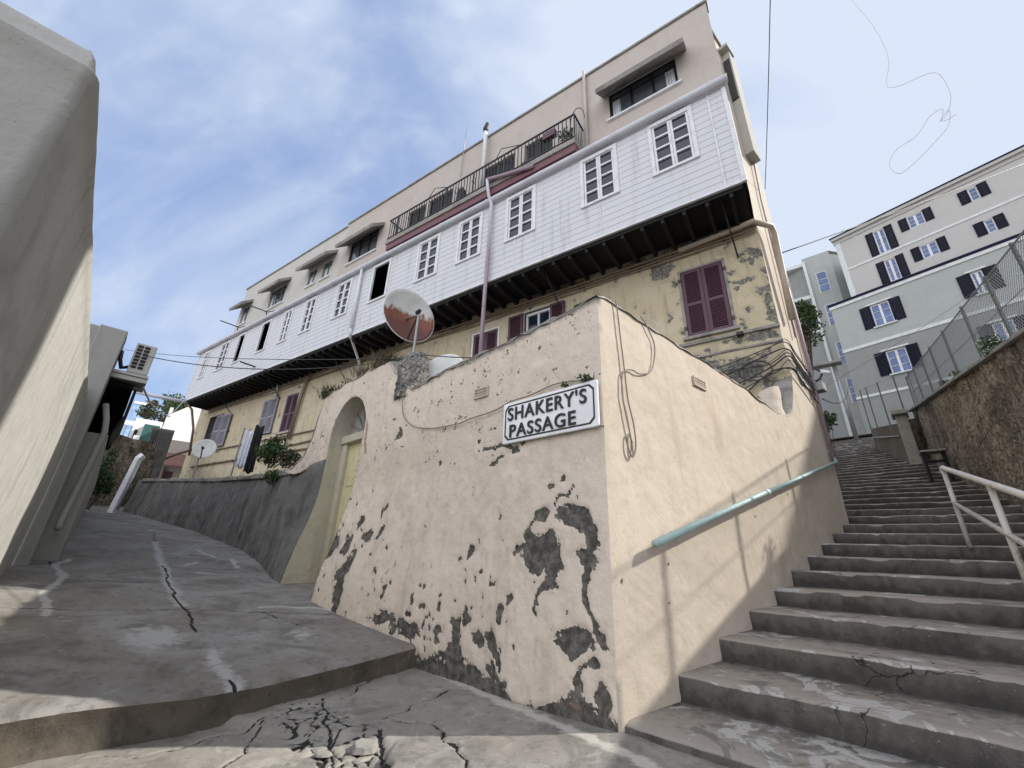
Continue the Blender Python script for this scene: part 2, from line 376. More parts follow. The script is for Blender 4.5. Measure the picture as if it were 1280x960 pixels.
def wmix(fac, a, b):
    n = wn.new('ShaderNodeMix'); n.data_type = 'RGBA'
    if isinstance(fac, float): n.inputs['Factor'].default_value = fac
    else: wl.new(fac, n.inputs['Factor'])
    for k_, q in (('A', a), ('B', b)):
        if isinstance(q, tuple): n.inputs[k_].default_value = (*q, 1)
        else: wl.new(q, n.inputs[k_])
    return n.outputs['Result']
east = wramp(sx.outputs[0], -.45, .7, .75)                       # the veil of cloud thickens towards the sun
cf = wmath('ADD', wmath('ADD', cl1, cl2), east)
base = wmix(.62, sky.outputs[0], (2.3, 3.15, 5.2))             # thin high veil
col = wmix(cf, base, (4.1, 4.6, 5.5))
# bright area added to the sky behind the camera to fill the shaded fronts
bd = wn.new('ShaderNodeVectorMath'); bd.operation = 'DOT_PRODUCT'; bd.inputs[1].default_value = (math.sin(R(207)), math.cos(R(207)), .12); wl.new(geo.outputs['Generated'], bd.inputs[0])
rear_fill = wramp(bd.outputs['Value'], .10, .80, 1.0)
col = wmix(rear_fill, col, (10.4, 10.7, 11.6))
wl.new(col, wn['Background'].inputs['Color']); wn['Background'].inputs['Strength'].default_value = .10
vs = scene.view_settings; vs.view_transform = 'Standard'; vs.look = 'None'; vs.exposure = 0.8; vs.gamma = 1.0; vs.use_curve_mapping = False
scene.cycles.max_bounces = 8; scene.cycles.diffuse_bounces = 5

# ------------------------------------------------------------------ ground, street, stairs
mb = MB()
mb.quad((-700, -700, -1.55), (700, -700, -1.55), (700, 700, -1.55), (-700, 700, -1.55))
struct(mb.build('ground', M['ground']))

def rows(a, b, d): return list(np.linspace(a, b, max(2, int(round(abs(b - a) / d)) + 1)))
def sheet(X, Y, Z, name, m, attrs, parent=None):
    nx, ny = X.shape; mb = MB(); mb.v = [tuple(q) for q in np.stack([X, Y, Z], -1).reshape(-1, 3)]
    mb.f = [(i * ny + j, (i + 1) * ny + j, (i + 1) * ny + j + 1, i * ny + j + 1) for i in range(nx - 1) for j in range(ny - 1)]; mb.m = [0] * len(mb.f)
    return mb.build(name, m, parent, smooth=True, attrs={k: a.ravel() for k, a in attrs.items()})
# the forecourt of broken concrete
xs = np.array(rows(-6.5, -3.2, .25)[:-1] + rows(-3.2, 1.9, .014) + rows(1.9, 6.5, .25)[1:]); ys = np.array(rows(-6, 2.5, .25)[:-1] + rows(2.5, 6.1, .014))
X, Y = np.meshgrid(xs, ys, indexing='ij')
wob = (fbm(X * 5, Y * 5) - .5) * .16; wob2 = (fbm(X * 5 + 40, Y * 5 + 9) - .5) * .16
XX, YY = X + wob, Y + wob2
CR = [([(-2.3, 2.95), (-1.87, 3.07), (-1.60, 3.48), (-1.21, 3.91), (-1.01, 5.3)], .012), ([(-1.39, 3.89), (-1.11, 3.4), (-.97, 3.12), (-.81, 2.7)], .014),
      ([(-1.21, 3.52), (-.86, 3.38), (-.63, 3.79), (-.35, 4.33)], .010), ([(-.85, 3.5), (-.46, 3.45), (-.19, 2.97), (-.1, 2.5)], .010), ([(-1.6, 3.48), (-1.5, 3.1), (-1.55, 2.6)], .010),
      ([(-2.6, 2.75), (-2.2, 2.85), (-1.9, 2.7), (-1.2, 2.95)], .008), ([(-.79, 3.3), (-.6, 3.0), (-.62, 2.5)], .016)]
crack = np.zeros_like(X)
for pts, w in CR: crack = np.maximum(crack, np.clip(1.25 - pdist(XX, YY, pts) / (w * .85), 0, 1))
zone = np.clip(1.5 - pdist(X, Y, [(-1.40, 3.62), (-1.12, 3.32), (-.88, 3.10)]) / .17, 0, 1)
# small broken pieces: cell edges inside the shattered zone
pts = RNG.uniform((-1.8, 2.8), (-.5, 4.0), (150, 2)); d1 = np.full(X.shape, 9.); d2 = np.full(X.shape, 9.)
for a, b in pts:
    d = np.hypot((XX - a), (YY - b)); m_ = d < d1; d2 = np.where(m_, d1, np.minimum(d2, d)); d1 = np.where(m_, d, d1)
crack = np.maximum(crack, sstep(.15, .45, zone) * np.clip(1.15 - (d2 - d1) / .013, 0, 1))
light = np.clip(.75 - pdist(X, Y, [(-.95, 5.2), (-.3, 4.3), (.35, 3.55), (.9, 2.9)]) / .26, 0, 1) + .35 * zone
Zg = -1.085 - .05 * sstep(3.1, 1.8, Y) + .02 * (fbm(X * 1.3, Y * 1.3) - .5) + .012 * (fbm(X * 6, Y * 6) - .5) - .022 * crack
slab = sstep(-.02, .02, -(XX + .60)) ; Zg = Zg - .05 * slab * sstep(3.22, 3.12, Y + .25 * (X + .7))
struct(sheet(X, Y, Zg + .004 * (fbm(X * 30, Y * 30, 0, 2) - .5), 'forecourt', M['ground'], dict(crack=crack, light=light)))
# street platform climbing to the left
EV = [-.8, 0, .93, 1.63, 2.0, 2.26, 2.59, 2.83, 3.6]; EU = [2.2, 2.2, 2.0, 1.9, 1.91, 1.97, 2.02, 2.02, 2.02]
tu = np.array(rows(0, 6.2, .02) + [6.2 + 17 * (k / 90)**1.5 for k in range(1, 91)]); tv = np.array(rows(-.8, 3.6, .022))
T, V = np.meshgrid(tu, tv, indexing='ij'); UE = np.interp(V, EV, EU); UU = UE + T + .015 * (fbm(V * 6, V * 0 + 3) - .5) * np.exp(-T * 4)
wu = UU + (fbm(UU * 3.5, V * 3.5) - .5) * .12; wv = V + (fbm(UU * 2.5 + 50, V * 3.5) - .5) * .12
seam = [(1.85, 1.74), (2.41, 1.77), (3.30, 1.71), (4.26, 1.69), (5.37, 1.65), (6.78, 1.54), (9.37, 1.34), (13.27, .99)]
sc_ = np.clip(1.05 - pdist(wu, wv, seam) / .019, 0, 1) * sstep(.3, .5, vnoise(UU * 1.6, V * 0 + 5))
crack = np.maximum(sc_, np.clip(1.25 - pdist(wu, V, [(4.75, 3.2), (4.39, 2.38), (4.19, 1.70), (3.87, 1.0), (3.44, .2)]) / .013, 0, 1))
crack = np.maximum(crack, np.clip(1.2 - pdist(wu, wv, [(10.9, 2.67), (7.66, 2.77), (5.33, 2.76), (3.51, 2.84), (2.5, 2.95)]) / .016, 0, 1) * (vnoise(UU * .9, V * 0 + 15) > .35))
crack = np.maximum(crack, np.clip(1.1 - pdist(wu, wv, [(3.9, 1.0), (3.2, .85), (2.9, .6)]) / .010, 0, 1))
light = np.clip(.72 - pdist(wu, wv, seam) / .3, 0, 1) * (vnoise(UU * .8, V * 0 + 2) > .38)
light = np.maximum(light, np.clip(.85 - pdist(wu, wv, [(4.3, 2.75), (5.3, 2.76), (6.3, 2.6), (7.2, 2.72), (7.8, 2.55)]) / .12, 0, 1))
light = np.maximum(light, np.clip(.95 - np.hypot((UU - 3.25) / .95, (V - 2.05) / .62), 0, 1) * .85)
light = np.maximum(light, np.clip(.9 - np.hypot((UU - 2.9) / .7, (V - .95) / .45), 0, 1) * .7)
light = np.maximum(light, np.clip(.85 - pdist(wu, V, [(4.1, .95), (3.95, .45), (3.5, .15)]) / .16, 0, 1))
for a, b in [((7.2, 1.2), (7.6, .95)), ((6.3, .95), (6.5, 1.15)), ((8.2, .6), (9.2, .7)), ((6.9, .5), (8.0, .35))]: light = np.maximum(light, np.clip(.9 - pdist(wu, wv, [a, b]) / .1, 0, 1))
Zs = -.89 + .1 * (UU - 2.2) + .022 * (fbm(UU * 1.2, V * 1.2) - .5) + .012 * (fbm(UU * 5, V * 5) - .5) - .014 * crack - .025 * np.exp(-(T / .022)**2)
P = SW.g + UU[..., None] * SW.u + V[..., None] * SW.n
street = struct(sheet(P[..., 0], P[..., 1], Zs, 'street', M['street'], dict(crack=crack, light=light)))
hh = np.linspace(0, 1, 9); ir = np.arange(len(tv)); Zt = Zs[0]
A = P[0][:, None, :] + np.zeros((1, 9, 1)); A = A + (.035 * (fbm(tv[:, None] * 7 + 0 * hh, hh[None] * 2 + 0 * tv[:, None]) - .5) * np.sin(np.pi * np.clip(hh, 0, 1)) - .02 * np.sin(np.pi * hh))[..., None] * (-SW.u)
struct(sheet(A[..., 0], A[..., 1], Zt[:, None] + (-1.22 - Zt[:, None]) * hh[None], 'street_kerb', M['kerb'], dict(crack=np.zeros(A.shape[:2]), light=np.zeros(A.shape[:2]) + .12)))

# stairs
stairs = bpy.data.objects.new('stairway', None); COL.objects.link(stairs); stairs.location = SW(0, -1.1, 0); ROOTLOC['stairway'] = tuple(stairs.location); stairs['kind'] = 'structure'
noses = [(.05 + .742 * i, -1.03 + .187 * i) for i in range(19)]
while noses[-1][1] < 6.85: noses.append((noses[-1][0] + .60, noses[-1][1] + .19))
def wall_v(u): return 3.79 - .19 * u
for i, (nu, nz) in enumerate(noses):
    nxt = noses[i + 1][0] + .12 if i + 1 < len(noses) else nu + 6
    v0, v1 = (-.03, 5.2) if nu < 7.0 else (-7.5, max(wall_v(nu) + .6, -2.6))
    vv = np.array(rows(v0, v1, .045 if i < 12 else .12)); prof = [(0.0, -.30), (0.0, -.15), (-.003, -.09), (-.004, -.022), (.000, -.008), (.010, 0.0), (.05, .002), (.12, .003), (.3, .003), (nxt - nu - .02, .006), (nxt - nu + .1, .006)]
    if i < 12: prof = prof[:1] + [(-.004, -.21)] + prof[1:]
    pu = np.array([q[0] for q in prof]); pz = np.array([q[1] for q in prof])
    PU, VV = np.meshgrid(pu, vv, indexing='ij'); PZ, _ = np.meshgrid(pz, vv, indexing='ij')
    am = .035 if i < 12 else .02
    chip = sstep(.54, .72, fbm(VV * 4.1 + 13 * i, VV * 0 + i)) * np.exp(-((PU - .012) / .03)**2)
    du = am * (fbm(VV * 1.6 + 31 * i, PZ * 5 + i) - .5) + .026 * (fbm(VV * 11 + 3 * i, PZ * 16 + PU * 9) - .5) + .04 * chip
    dz = .016 * (fbm(VV * 1.3 + 17 * i, PU * 3) - .5) + .010 * (fbm(VV * 7, PU * 7 + i) - .5) - .028 * chip
    UU = nu + PU + .144 * np.clip(VV, -1, 4) * (1 if i < 19 else 0) + du * np.where(PU < .2, 1, .2); ZZ = nz + PZ + dz
    P = RW.g + UU[..., None] * RW.u + VV[..., None] * RW.n
    wear_tone = np.where(PZ > -.012, .55 + .3 * np.exp(-((PU - .02) / .05)**2) - .25 * sstep(.5, .72, PU), 0); dark_tone = sstep(-.015, -.17, PZ) * .45 + .35 * (PZ < -.015) + (.8 * sstep(.60, .72, PU) if i < 12 else .5 * (PU > .3) + .25) + .6 * np.exp(-((VV + .02) / .03)**2)  # paler treads and nosings; darker risers, tread backs, wall edge and upper flight
    st = sheet(P[..., 0], P[..., 1], ZZ, 'step', M['stair'], dict(wear_tone=wear_tone, dark_tone=dark_tone), stairs)
# hillside behind the walls, so that everything stands on something
mb = MB()
for q in ([GB(-30, 6.9, 40), GB(60, 6.9, 40), GB(60, 6.9, -60), GB(-30, 6.9, -60)],): pass
mb.quad(RW(27, 6.82, -8), RW(27, 6.82, -1.2), RW(120, 6.9, 30), RW(120, 6.9, -90))
mb.quad(ST(-9, 1.9, -.42), ST(20, 6.7, -.42), ST(20, 6.7, -40), ST(-9, 1.9, -40))
mb.quad(ST(20, 6.7, -.42), ST(90, 6.8, -.42), ST(90, 6.8, -40), ST(20, 6.7, -40))
struct(mb.build('hill_terrain', M['ground']))
mb = MB()
mb.quad(SW(19, .75, 4.5), SW(19, .75, -14), SW(36, 2.6, -14), SW(36, 2.6, 9)).quad(SW(36, 2.6, 9), SW(36, 2.6, -14), SW(90, 9, -30), SW(90, 9, 40))
struct(mb.build('hillside', M['ground']))

# ------------------------------------------------------------------ yard wall with arch, door and sign
yard = thing('yard_wall', 'peeling pink rendered yard wall with an arched doorway, on the corner of the stairs', 'wall', SW(0, -1.1, 0))
def bulge(u, z): return .27 * sstep(1.4, 4.1, u) * sstep(1.0, -.7, z) + .05 * sstep(.4, -1.0, z) * sstep(0, .6, u)
TU = [0, .5, 1.12, 2.25, 2.95, 3.05, 3.6, 3.75, 4.5, 5.34, 5.95, 6.05, 6.14, 6.3, 6.5, 6.8, 7.11, 7.3]; TZ = [2.30, 2.25, 2.21, 2.17, 2.10, 2.10, 2.52, 2.72, 2.75, 2.70, 2.66, 2.62, 2.30, 1.85, 1.56, 1.42, 1.37, 1.35]
def top(u): return np.interp(u, TU, TZ)
AL, AR, ASP, AAP = 5.47, 4.27, 1.72, 2.36           # arch: left, right, springing, apex
def arch_top(u): 
    c, hw = (AL + AR) / 2, (AL - AR) / 2; return ASP + (AAP - ASP) * math.sqrt(max(0, 1 - ((u - c) / hw)**2))
NZ = 170
def zmap(U, Zt): z0 = -1.2 + .105 * np.clip(U - 2.0, 0, 9); return z0 + Zt * (top(U) - z0)
blobs = [(.60, .01, .17, .15), (.80, .0, .13, .17), (.50, -.12, .10, .13), (.33, .27, .17, .11), (.66, .30, .10, .07), (.20, .17, .07, .16), (.20, .0, .08, .12), (.72, -.12, .12, .10), (.33, -.61, .16, .10), (.29, -.85, .035, .12), (.12, -.95, .05, .13), (.22, -.76, .08, .035),
         (1.65, -.72, .08, .18), (1.68, -.95, .13, .14), (1.35, -.75, .10, .08), (1.52, -.57, .05, .11), (1.2, -.72, .06, .12), (3.70, -.31, .09, .2), (3.65, -.55, .13, .25), (4.2, .02, .15, .16), (3.44, .15, .11, .11), (3.13, .15, .09, .09), (3.85, .0, .12, .16), (3.74, .3, .06, .1), (1.09, -.50, .06, .08), (1.58, -.02, .05, .07), (1.0, -.36, .04, .08),
         (1.55, 1.10, .05, .05), (3.23, 1.5, .08, .09), (.55, .53, .08, .05), (.42, .59, .05, .05), (2.2, .95, .03, .03), (4.55, .85, .08, .07), (4.4, .55, .06, .1), (1.3, .85, .16, .02), (1.05, .97, .08, .025), (2.3, -.75, .2, .06), (2.75, -.7, .2, .07)]
lines = [([(.20, -.02), (.25, -.27), (.15, -.52), (.12, -.62)], .035), ([(.55, -.2), (.66, -.3), (.72, -.42)], .02), ([(.95, .02), (.72, .33)], .012), ([(1.55, .95), (1.06, .98), (.9, 1.03)], .012), ([(3.6, -.1), (3.66, -.75)], .06), ([(.5, .35), (.3, .5)], .012)]
def peel_sw(U, Z):
    wu_ = U + (fbm(U * 6, Z * 6) - .5) * .2; wz_ = Z + (fbm(U * 6 + 20, Z * 6 + 7) - .5) * .2
    m = np.zeros_like(U)
    for a, b, c, d in blobs: m = np.maximum(m, 1.02 - .55 * np.hypot((wu_ - a) / c, (wz_ - b) / d) / .9)
    for pts, w in lines: m = np.maximum(m, .95 - .45 * pdist(wu_, wz_, pts) / w)
    base = -1.12 + .105 * np.clip(U - 2.0, 0, 9); hgt = Z - base                     # perished skirting along the foot
    skirt = np.clip(.09 + .40 * (fbm(U * 2.6, U * 0 + 4) - .5), .015, .22) * (.4 + .6 * sstep(2.4, 1.9, U)); m = np.maximum(m, .95 - .5 * hgt / np.maximum(skirt, .03))
    sp = fbm(U * 15 + 70, Z * 11 + 11, 0, 4) + .25 * (fbm(U * 1.5 + 9, Z * 1.5) - .5)
    zone_ = np.maximum(sstep(1.0, .3, Z) * sstep(2.6, 3.4, U), sstep(.1, -.5, Z) * sstep(.4, 1.0, U) * .9) + .35 * sstep(1.2, .4, Z)
    m = np.maximum(m, .5 + 2.4 * (sp - .745 + .05 * zone_) * np.clip(zone_, 0, 1) - .12)
    return np.clip(m, 0, 1.2)
def ofn(U, Z):
    m = peel_sw(U, Z) * sstep(.0, .03, U); d = .035 * (fbm(U * 1.7, Z * 1.7) - .5) + .014 * (fbm(U * 8, Z * 8) - .5)
    return bulge(U, Z) + d * sstep(0, .25, U) - .010 * sstep(.45, .55, m + .25 * (fbm(U * 22, Z * 22) - .5))
us = rows(0, 5.0, .02) + rows(5.0, 7.3, .03)
mb, Ua, Za = grid_wall(SW, us, rows(0, 1, 1 / NZ), ofn=ofn, zmap=zmap, keep=lambda u, z: not (AR < u < AL and z < arch_top(u)) and not (u > 5.56 and z < 1.28 - .05 * math.sin(u * 4)))
pe = peel_sw(Ua, Za)
hi = top(Ua) - Za
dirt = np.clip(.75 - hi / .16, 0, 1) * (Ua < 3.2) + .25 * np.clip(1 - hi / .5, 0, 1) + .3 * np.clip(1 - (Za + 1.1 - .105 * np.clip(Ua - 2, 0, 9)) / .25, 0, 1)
rust = np.clip(1 - pdist(Ua, Za, [(4.2, 1.75), (4.15, 1.45), (4.08, 1.3)]) / .08, 0, 1) + np.clip(.8 - np.hypot((Ua - .33) / .22, (Za + 1.0) / .08), 0, 1)
cdir = (SW.u + RW.u) / np.linalg.norm(SW.u + RW.u)
def chipc(z): z = np.asarray(z, float); return .010 * fbm(z * 3 + 5, z * 0, 0, 3) + .025 * sstep(.62, .8, fbm(z * 2.3 + 31, z * 0, 0, 2))
vv = np.array(mb.v); q_ = Ua < .001; vv[q_] += cdir * chipc(Za[q_])[:, None]; mb.v = [tuple(q) for q in vv]
# pull the ragged cell edges of the opening onto the arch line
vv = np.array(mb.v); U3 = Ua
for k in range(len(vv)):
    u, z = Ua[k], Za[k]
    if AR - .03 < u < AL + .03 and z < AAP + .03:
        if abs(u - AR) < .03 and z < ASP: nu, nz_ = AR, z
        elif abs(u - AL) < .03 and z < ASP: nu, nz_ = AL, z
        elif AR < u < AL and abs(z - arch_top(u)) < .03: nu, nz_ = u, arch_top(u)
        else: continue
        q = SW(nu, nz_, float(ofn(np.array([nu]), np.array([nz_]))[0])); vv[k] = q
mb.v = [tuple(q) for q in vv]
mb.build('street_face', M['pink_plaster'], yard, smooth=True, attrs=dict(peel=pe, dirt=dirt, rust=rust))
# reveal of the arch
rp = [(AL, z) for z in rows(-.85, ASP, .15)] + [((AL + AR) / 2 + (AL - AR) / 2 * math.cos(t), ASP + (AAP - ASP) * math.sin(t)) for t in np.linspace(0, math.pi, 25)[1:-1]] + [(AR, z) for z in rows(ASP, -.85, .15)[::1]][0:0] + [(AR, z) for z in reversed(rows(-.85, ASP, .15))]
n = len(rp)
for lo_q, hi_q, nm, mt in ((-9, 1.60, 'door_jamb', 'beige_jamb'), (1.60, 9, 'arch_reveal', 'arch_plaster')):
    mb = MB()
    for (u, z) in rp:
        o_ = float(ofn(np.array([u]), np.array([z]))[0])
        for o2 in (o_ + .004, -.14, -.45): mb.v.append(SW(u, z, o2))
    for i in range(n - 1):
        if not lo_q <= (rp[i][1] + rp[i + 1][1]) / 2 < hi_q: continue
        for j in range(2): mb.f.append((i * 3 + j, (i + 1) * 3 + j, (i + 1) * 3 + j + 1, i * 3 + j + 1)); mb.m.append(0)
    mb.build(nm, M[mt], yard)
mb = MB().box(SW, AR - .1, AL + .1, -1.2, -.66, -.8, .06); mb.build('threshold', M['street'], yard, bevel=.01)
fr_ = MB().box(SW, AL - .16, AL - .001, -.66, 1.66, -.40, -.24).box(SW, AR + .001, AR + .10, -.66, 1.66, -.40, -.24).box(SW, AR + .001, AL - .001, 1.66, 1.80, -.41, -.2)
fr_.build('door_frame', M['beige_jamb'], yard, bevel=.012)
door = MB().box(SW, AR + .10, AL - .16, -.64, 1.66, -.36, -.31)
for a, b in ((-.5, .25), (.4, .8), (.92, 1.5)): door.box(SW, AR + .2, AL - .26, a, b, -.312, -.298)
door = door.build('door', M['door_yellow'], yard, bevel=.008)
MB().box(SW, AR + .34, AR + .56, .68, 1.2, -.297, -.29).build('notice', M['paper'], door)
MB().tube([SW(AR + .17, .3, -.3), SW(AR + .17, .3, -.26), SW(AR + .17, .42, -.25)], .012).build('handle', M['black'], door)
fan = MB()
c, hw = (AL + AR) / 2, (AL - AR) / 2 - .002
pts = [SW(c + hw * math.cos(t), 1.8 + (AAP - 1.80) * math.sin(t), -.34) for t in np.linspace(0, math.pi, 20)]
fan.add(pts, [tuple(range(20))]); fl = fan.build('fanlight', M['pane'], yard)
g = MB()
for q in range(1, 7):
    t = math.pi * q / 7; g.tube([SW(c, 1.82, -.30), SW(c + hw * .95 * math.cos(t), 1.8 + (AAP - 1.8) * .95 * math.sin(t), -.30)], .012, 5)
g.build('bars', M['steel'], fl)
# side along the stairs
RU = [0, .13, .7, 1.5, 3.05, 4.0, 4.5, 4.9, 5.15, 5.35, 5.55, 5.70, 5.8]; RZ = [2.30, 2.33, 2.32, 2.31, 2.30, 2.24, 2.21, 2.24, 2.32, 2.5, 2.78, 3.1, 3.3]
def rtop(u): return np.interp(u, RU, RZ)
def zmr(U, Zt): z0 = -1.35 + 0 * U; return z0 + Zt * (rtop(U) - z0)
def orw(U, Z): return (.03 * (fbm(U * 1.3 + 9, Z * 1.3) - .5) + .01 * (fbm(U * 7, Z * 7 + 4) - .5)) * sstep(0, .25, U)
mb, Ua, Za = grid_wall(RW, rows(0, 5.8, .04), rows(0, 1, 1 / 150), ofn=orw, zmap=zmr)
vv = np.array(mb.v); q_ = Ua < .001; vv[q_] += cdir * chipc(Za[q_])[:, None]; mb.v = [tuple(q) for q in vv]
stz = -1.08 + .252 * Ua
pe = np.clip(.62 - .5 * np.hypot((Ua - .66) / .04, (Za - .41) / .06), 0, 1)
for a, b, w in ((.12, -.18, .03), (.8, -.05, .02), (.75, -.35, .02), (.5, -.4, .02), (2.9, .5, .03), (4.2, .9, .03)): pe = np.maximum(pe, .9 - .5 * np.hypot(Ua - a, Za - b) / w)
hi = rtop(Ua) - Za
mb.build('side_face', M['cream_plaster'], yard, smooth=True, attrs=dict(peel=pe, dirt=.3 * np.clip(1 - hi / .12, 0, 1) + .3 * np.clip(1 - (Za - stz) / .2, 0, 1) + .4 * np.clip(1 - np.hypot((Ua - 5.2) / .5, (Za - 2.5) / .4), 0, 1), rust=0 * Ua))
# coping: rough tops and the inner faces
mb = MB(); uu = rows(0, 7.3, .05); k = 5
for u in uu:
    for j, (dz, o_) in enumerate(((-.02, .012), (.018, -.02), (.03, -.15), (.02, -.30), (-1.2, -.36))):
        w = .05 * (vnoise(np.array([u * 7.]), np.array([j * 1.7]))[0] - .5); b = float(ofn(np.array([u]), np.array([float(top(u))]))[0])
        mb.v.append(SW(u, float(top(u)) + dz + (w if j < 4 else 0), o_ + b + (.02 * (vnoise(np.array([u * 11.]), np.array([j * 3.]))[0] - .5))))
for i in range(len(uu) - 1):
    for j in range(k - 1): mb.f.append((i * k + j, (i + 1) * k + j, (i + 1) * k + j + 1, i * k + j + 1)); mb.m.append(0)
n0 = len(mb.v); uu = rows(0, 5.8, .06)
for u in uu:
    for j, (dz, o_) in enumerate(((-.015, .01), (.012, -.01), (.02, -.15), (.012, -.30), (-1.2, -.33))):
        w = .03 * (vnoise(np.array([u * 6. + 40]), np.array([j * 1.7]))[0] - .5)
        mb.v.append(RW(u, float(rtop(u)) + dz + (w if j < 4 else 0), o_))
for i in range(len(uu) - 1):
    for j in range(k - 1): mb.f.append((n0 + i * k + j, n0 + (i + 1) * k + j, n0 + (i + 1) * k + j + 1, n0 + i * k + j + 1)); mb.m.append(0)
mb.build('coping', M['coping'], yard, smooth=False)
# rubble pier beside the gate
mb = MB(); nu_, nz2 = 16, 26
for i in range(nu_ + 1):
    t = math.pi * i / nu_
    for j in range(nz2 + 1):
        z = 2.0 + .80 * j / nz2; sh = math.sqrt(max(0.0, 1 - max(0, (z - 2.5) / .31)**2)); w = .05 * (vnoise(np.array([i * .9]), np.array([j * .8]))[0] - .5)
        cu = 3.32 + .02 * (z - 2); mb.v.append(SW(cu + (.30 * sh + w) * math.cos(t), z, -.22 + (.27 * sh + w) * math.sin(t)))
for i in range(nu_):
    for j in range(nz2): mb.f.append((i * (nz2 + 1) + j, (i + 1) * (nz2 + 1) + j, (i + 1) * (nz2 + 1) + j + 1, i * (nz2 + 1) + j + 1)); mb.m.append(0)
mb.build('pier', M['rubble'], yard, smooth=True)
def vent(F, u0, u1, z0, z1, o):
    f = MB().box(F, u0, u1, z0, z0 + .018, -.02, o).box(F, u0, u1, z1 - .018, z1, -.02, o).box(F, u0, u0 + .02, z0 + .0181, z1 - .0181, -.02, o).box(F, u1 - .02, u1, z0 + .0181, z1 - .0181, -.02, o)
    for q in range(1, 7): x = u0 + .02 + (u1 - u0 - .04) * q / 7; f.box(F, x - .004, x + .004, z0 + .0182, z1 - .0182, -.02, o - .004)
    for q in (1, 2): z = z0 + (z1 - z0) * q / 3; f.box(F, u0 + .0201, u1 - .0201, z - .005, z + .005, -.02, o - .006)
    f = f.build('air_vent', M['vent'], yard); MB().box(F, u0 + .005, u1 - .005, z0 + .005, z1 - .005, -.06, o - .04).build('vent_hollow', M['interior'], f)
vent(SW, 1.45, 1.68, 1.61, 1.73, .022); vent(RW, 1.74, 2.03, 1.88, 2.0, .02)
mb = MB().quad(SW(0, 1.3, -.3), RW(5.7, 1.3, -.3), RW(5.7, 1.3, -9), SW(7.3, 1.3, -3)); mb.build('yard_floor', M['coping'], yard)

# the street sign
sign = thing('street_sign', "white enamel street sign with black raised lettering SHAKERY'S PASSAGE on the pink wall", 'sign', SW(.58, 1.0, .02))
u0_, u1_, z0_, z1_, ch = .02, 1.15, 1.0, 1.425, .05
def plate(a, b, c, d, ch, o0, o1, m=0, mb=None):
    poly = [(a + ch, c), (b - ch, c), (b, c + ch), (b, d - ch), (b - ch, d), (a + ch, d), (a, d - ch), (a, c + ch)]; n = 8
    mb = mb or MB(); return mb.add([SW(u, z, o0) for u, z in poly] + [SW(u, z, o1) for u, z in poly], [tuple(range(n))[::-1], tuple(range(n, 2 * n))] + [(i, (i + 1) % n, n + (i + 1) % n, n + i) for i in range(n)], m), poly
b_, _ = plate(u0_, u1_, z0_, z1_, .012, .022, .052); b_.build('board', M['enamel'], sign, bevel=.006)
def ring(a, b, c, d, ch, w, o0, o1):
    def pl(s): return [(a + s + ch, c + s), (b - s - ch, c + s), (b - s, c + s + ch), (b - s, d - s - ch), (b - s - ch, d - s), (a + s + ch, d - s), (a + s, d - s - ch), (a + s, c + s + ch)]
    P0, P1 = pl(0), pl(w); n = 8; mb = MB()
    mb.add([SW(u, z, o1) for u, z in P0] + [SW(u, z, o1) for u, z in P1], [(i, (i + 1) % n, n + (i + 1) % n, n + i) for i in range(n)])
    mb.add([SW(u, z, o0) for u, z in P0] + [SW(u, z, o1) for u, z in P0], [(i, (i + 1) % n, n + (i + 1) % n, n + i) for i in range(n)])
    mb.add([SW(u, z, o0) for u, z in P1] + [SW(u, z, o1) for u, z in P1], [(i, (i + 1) % n, n + (i + 1) % n, n + i) for i in range(n)]); return mb
ring(u0_ + .03, u1_ - .03, z0_ + .03, z1_ - .03, .045, .014, .050, .056).build('border', M['black'], sign)
def lettering(txt, uc, zc, width, cap):
    cu = bpy.data.curves.new('t', 'FONT'); cu.body = txt; cu.align_x = 'CENTER'; cu.size = 1; cu.extrude = .035; cu.offset = .004; cu.space_character = 1.12; cu.bevel_depth = .008
    to = bpy.data.objects.new('t', cu); COL.objects.link(to); bpy.context.view_layer.update()
    me = bpy.data.meshes.new_from_object(to.evaluated_get(bpy.context.evaluated_depsgraph_get())); co_ = np.array([v.co[:] for v in me.vertices])
    lo, hi_ = co_.min(0), co_.max(0); sx = width / (hi_[0] - lo[0]); sz = cap / (hi_[1] - lo[1]); mb = MB(); vs_ = []
    for x, y, z in co_: vs_.append(SW(uc - (x - (lo[0] + hi_[0]) / 2) * sx, zc + (y - (lo[1] + hi_[1]) / 2) * sz, .052 + (z - lo[2]) * .16))
    mb.add(vs_, [tuple(pp.vertices) for pp in me.polygons]); bpy.data.objects.remove(to); bpy.data.meshes.remove(me)
    return mb.build('lettering', M['black'], sign)
lettering("SHAKERY'S", .60, 1.298, .95, .142); lettering('PASSAGE', .645, 1.118, .80, .132)

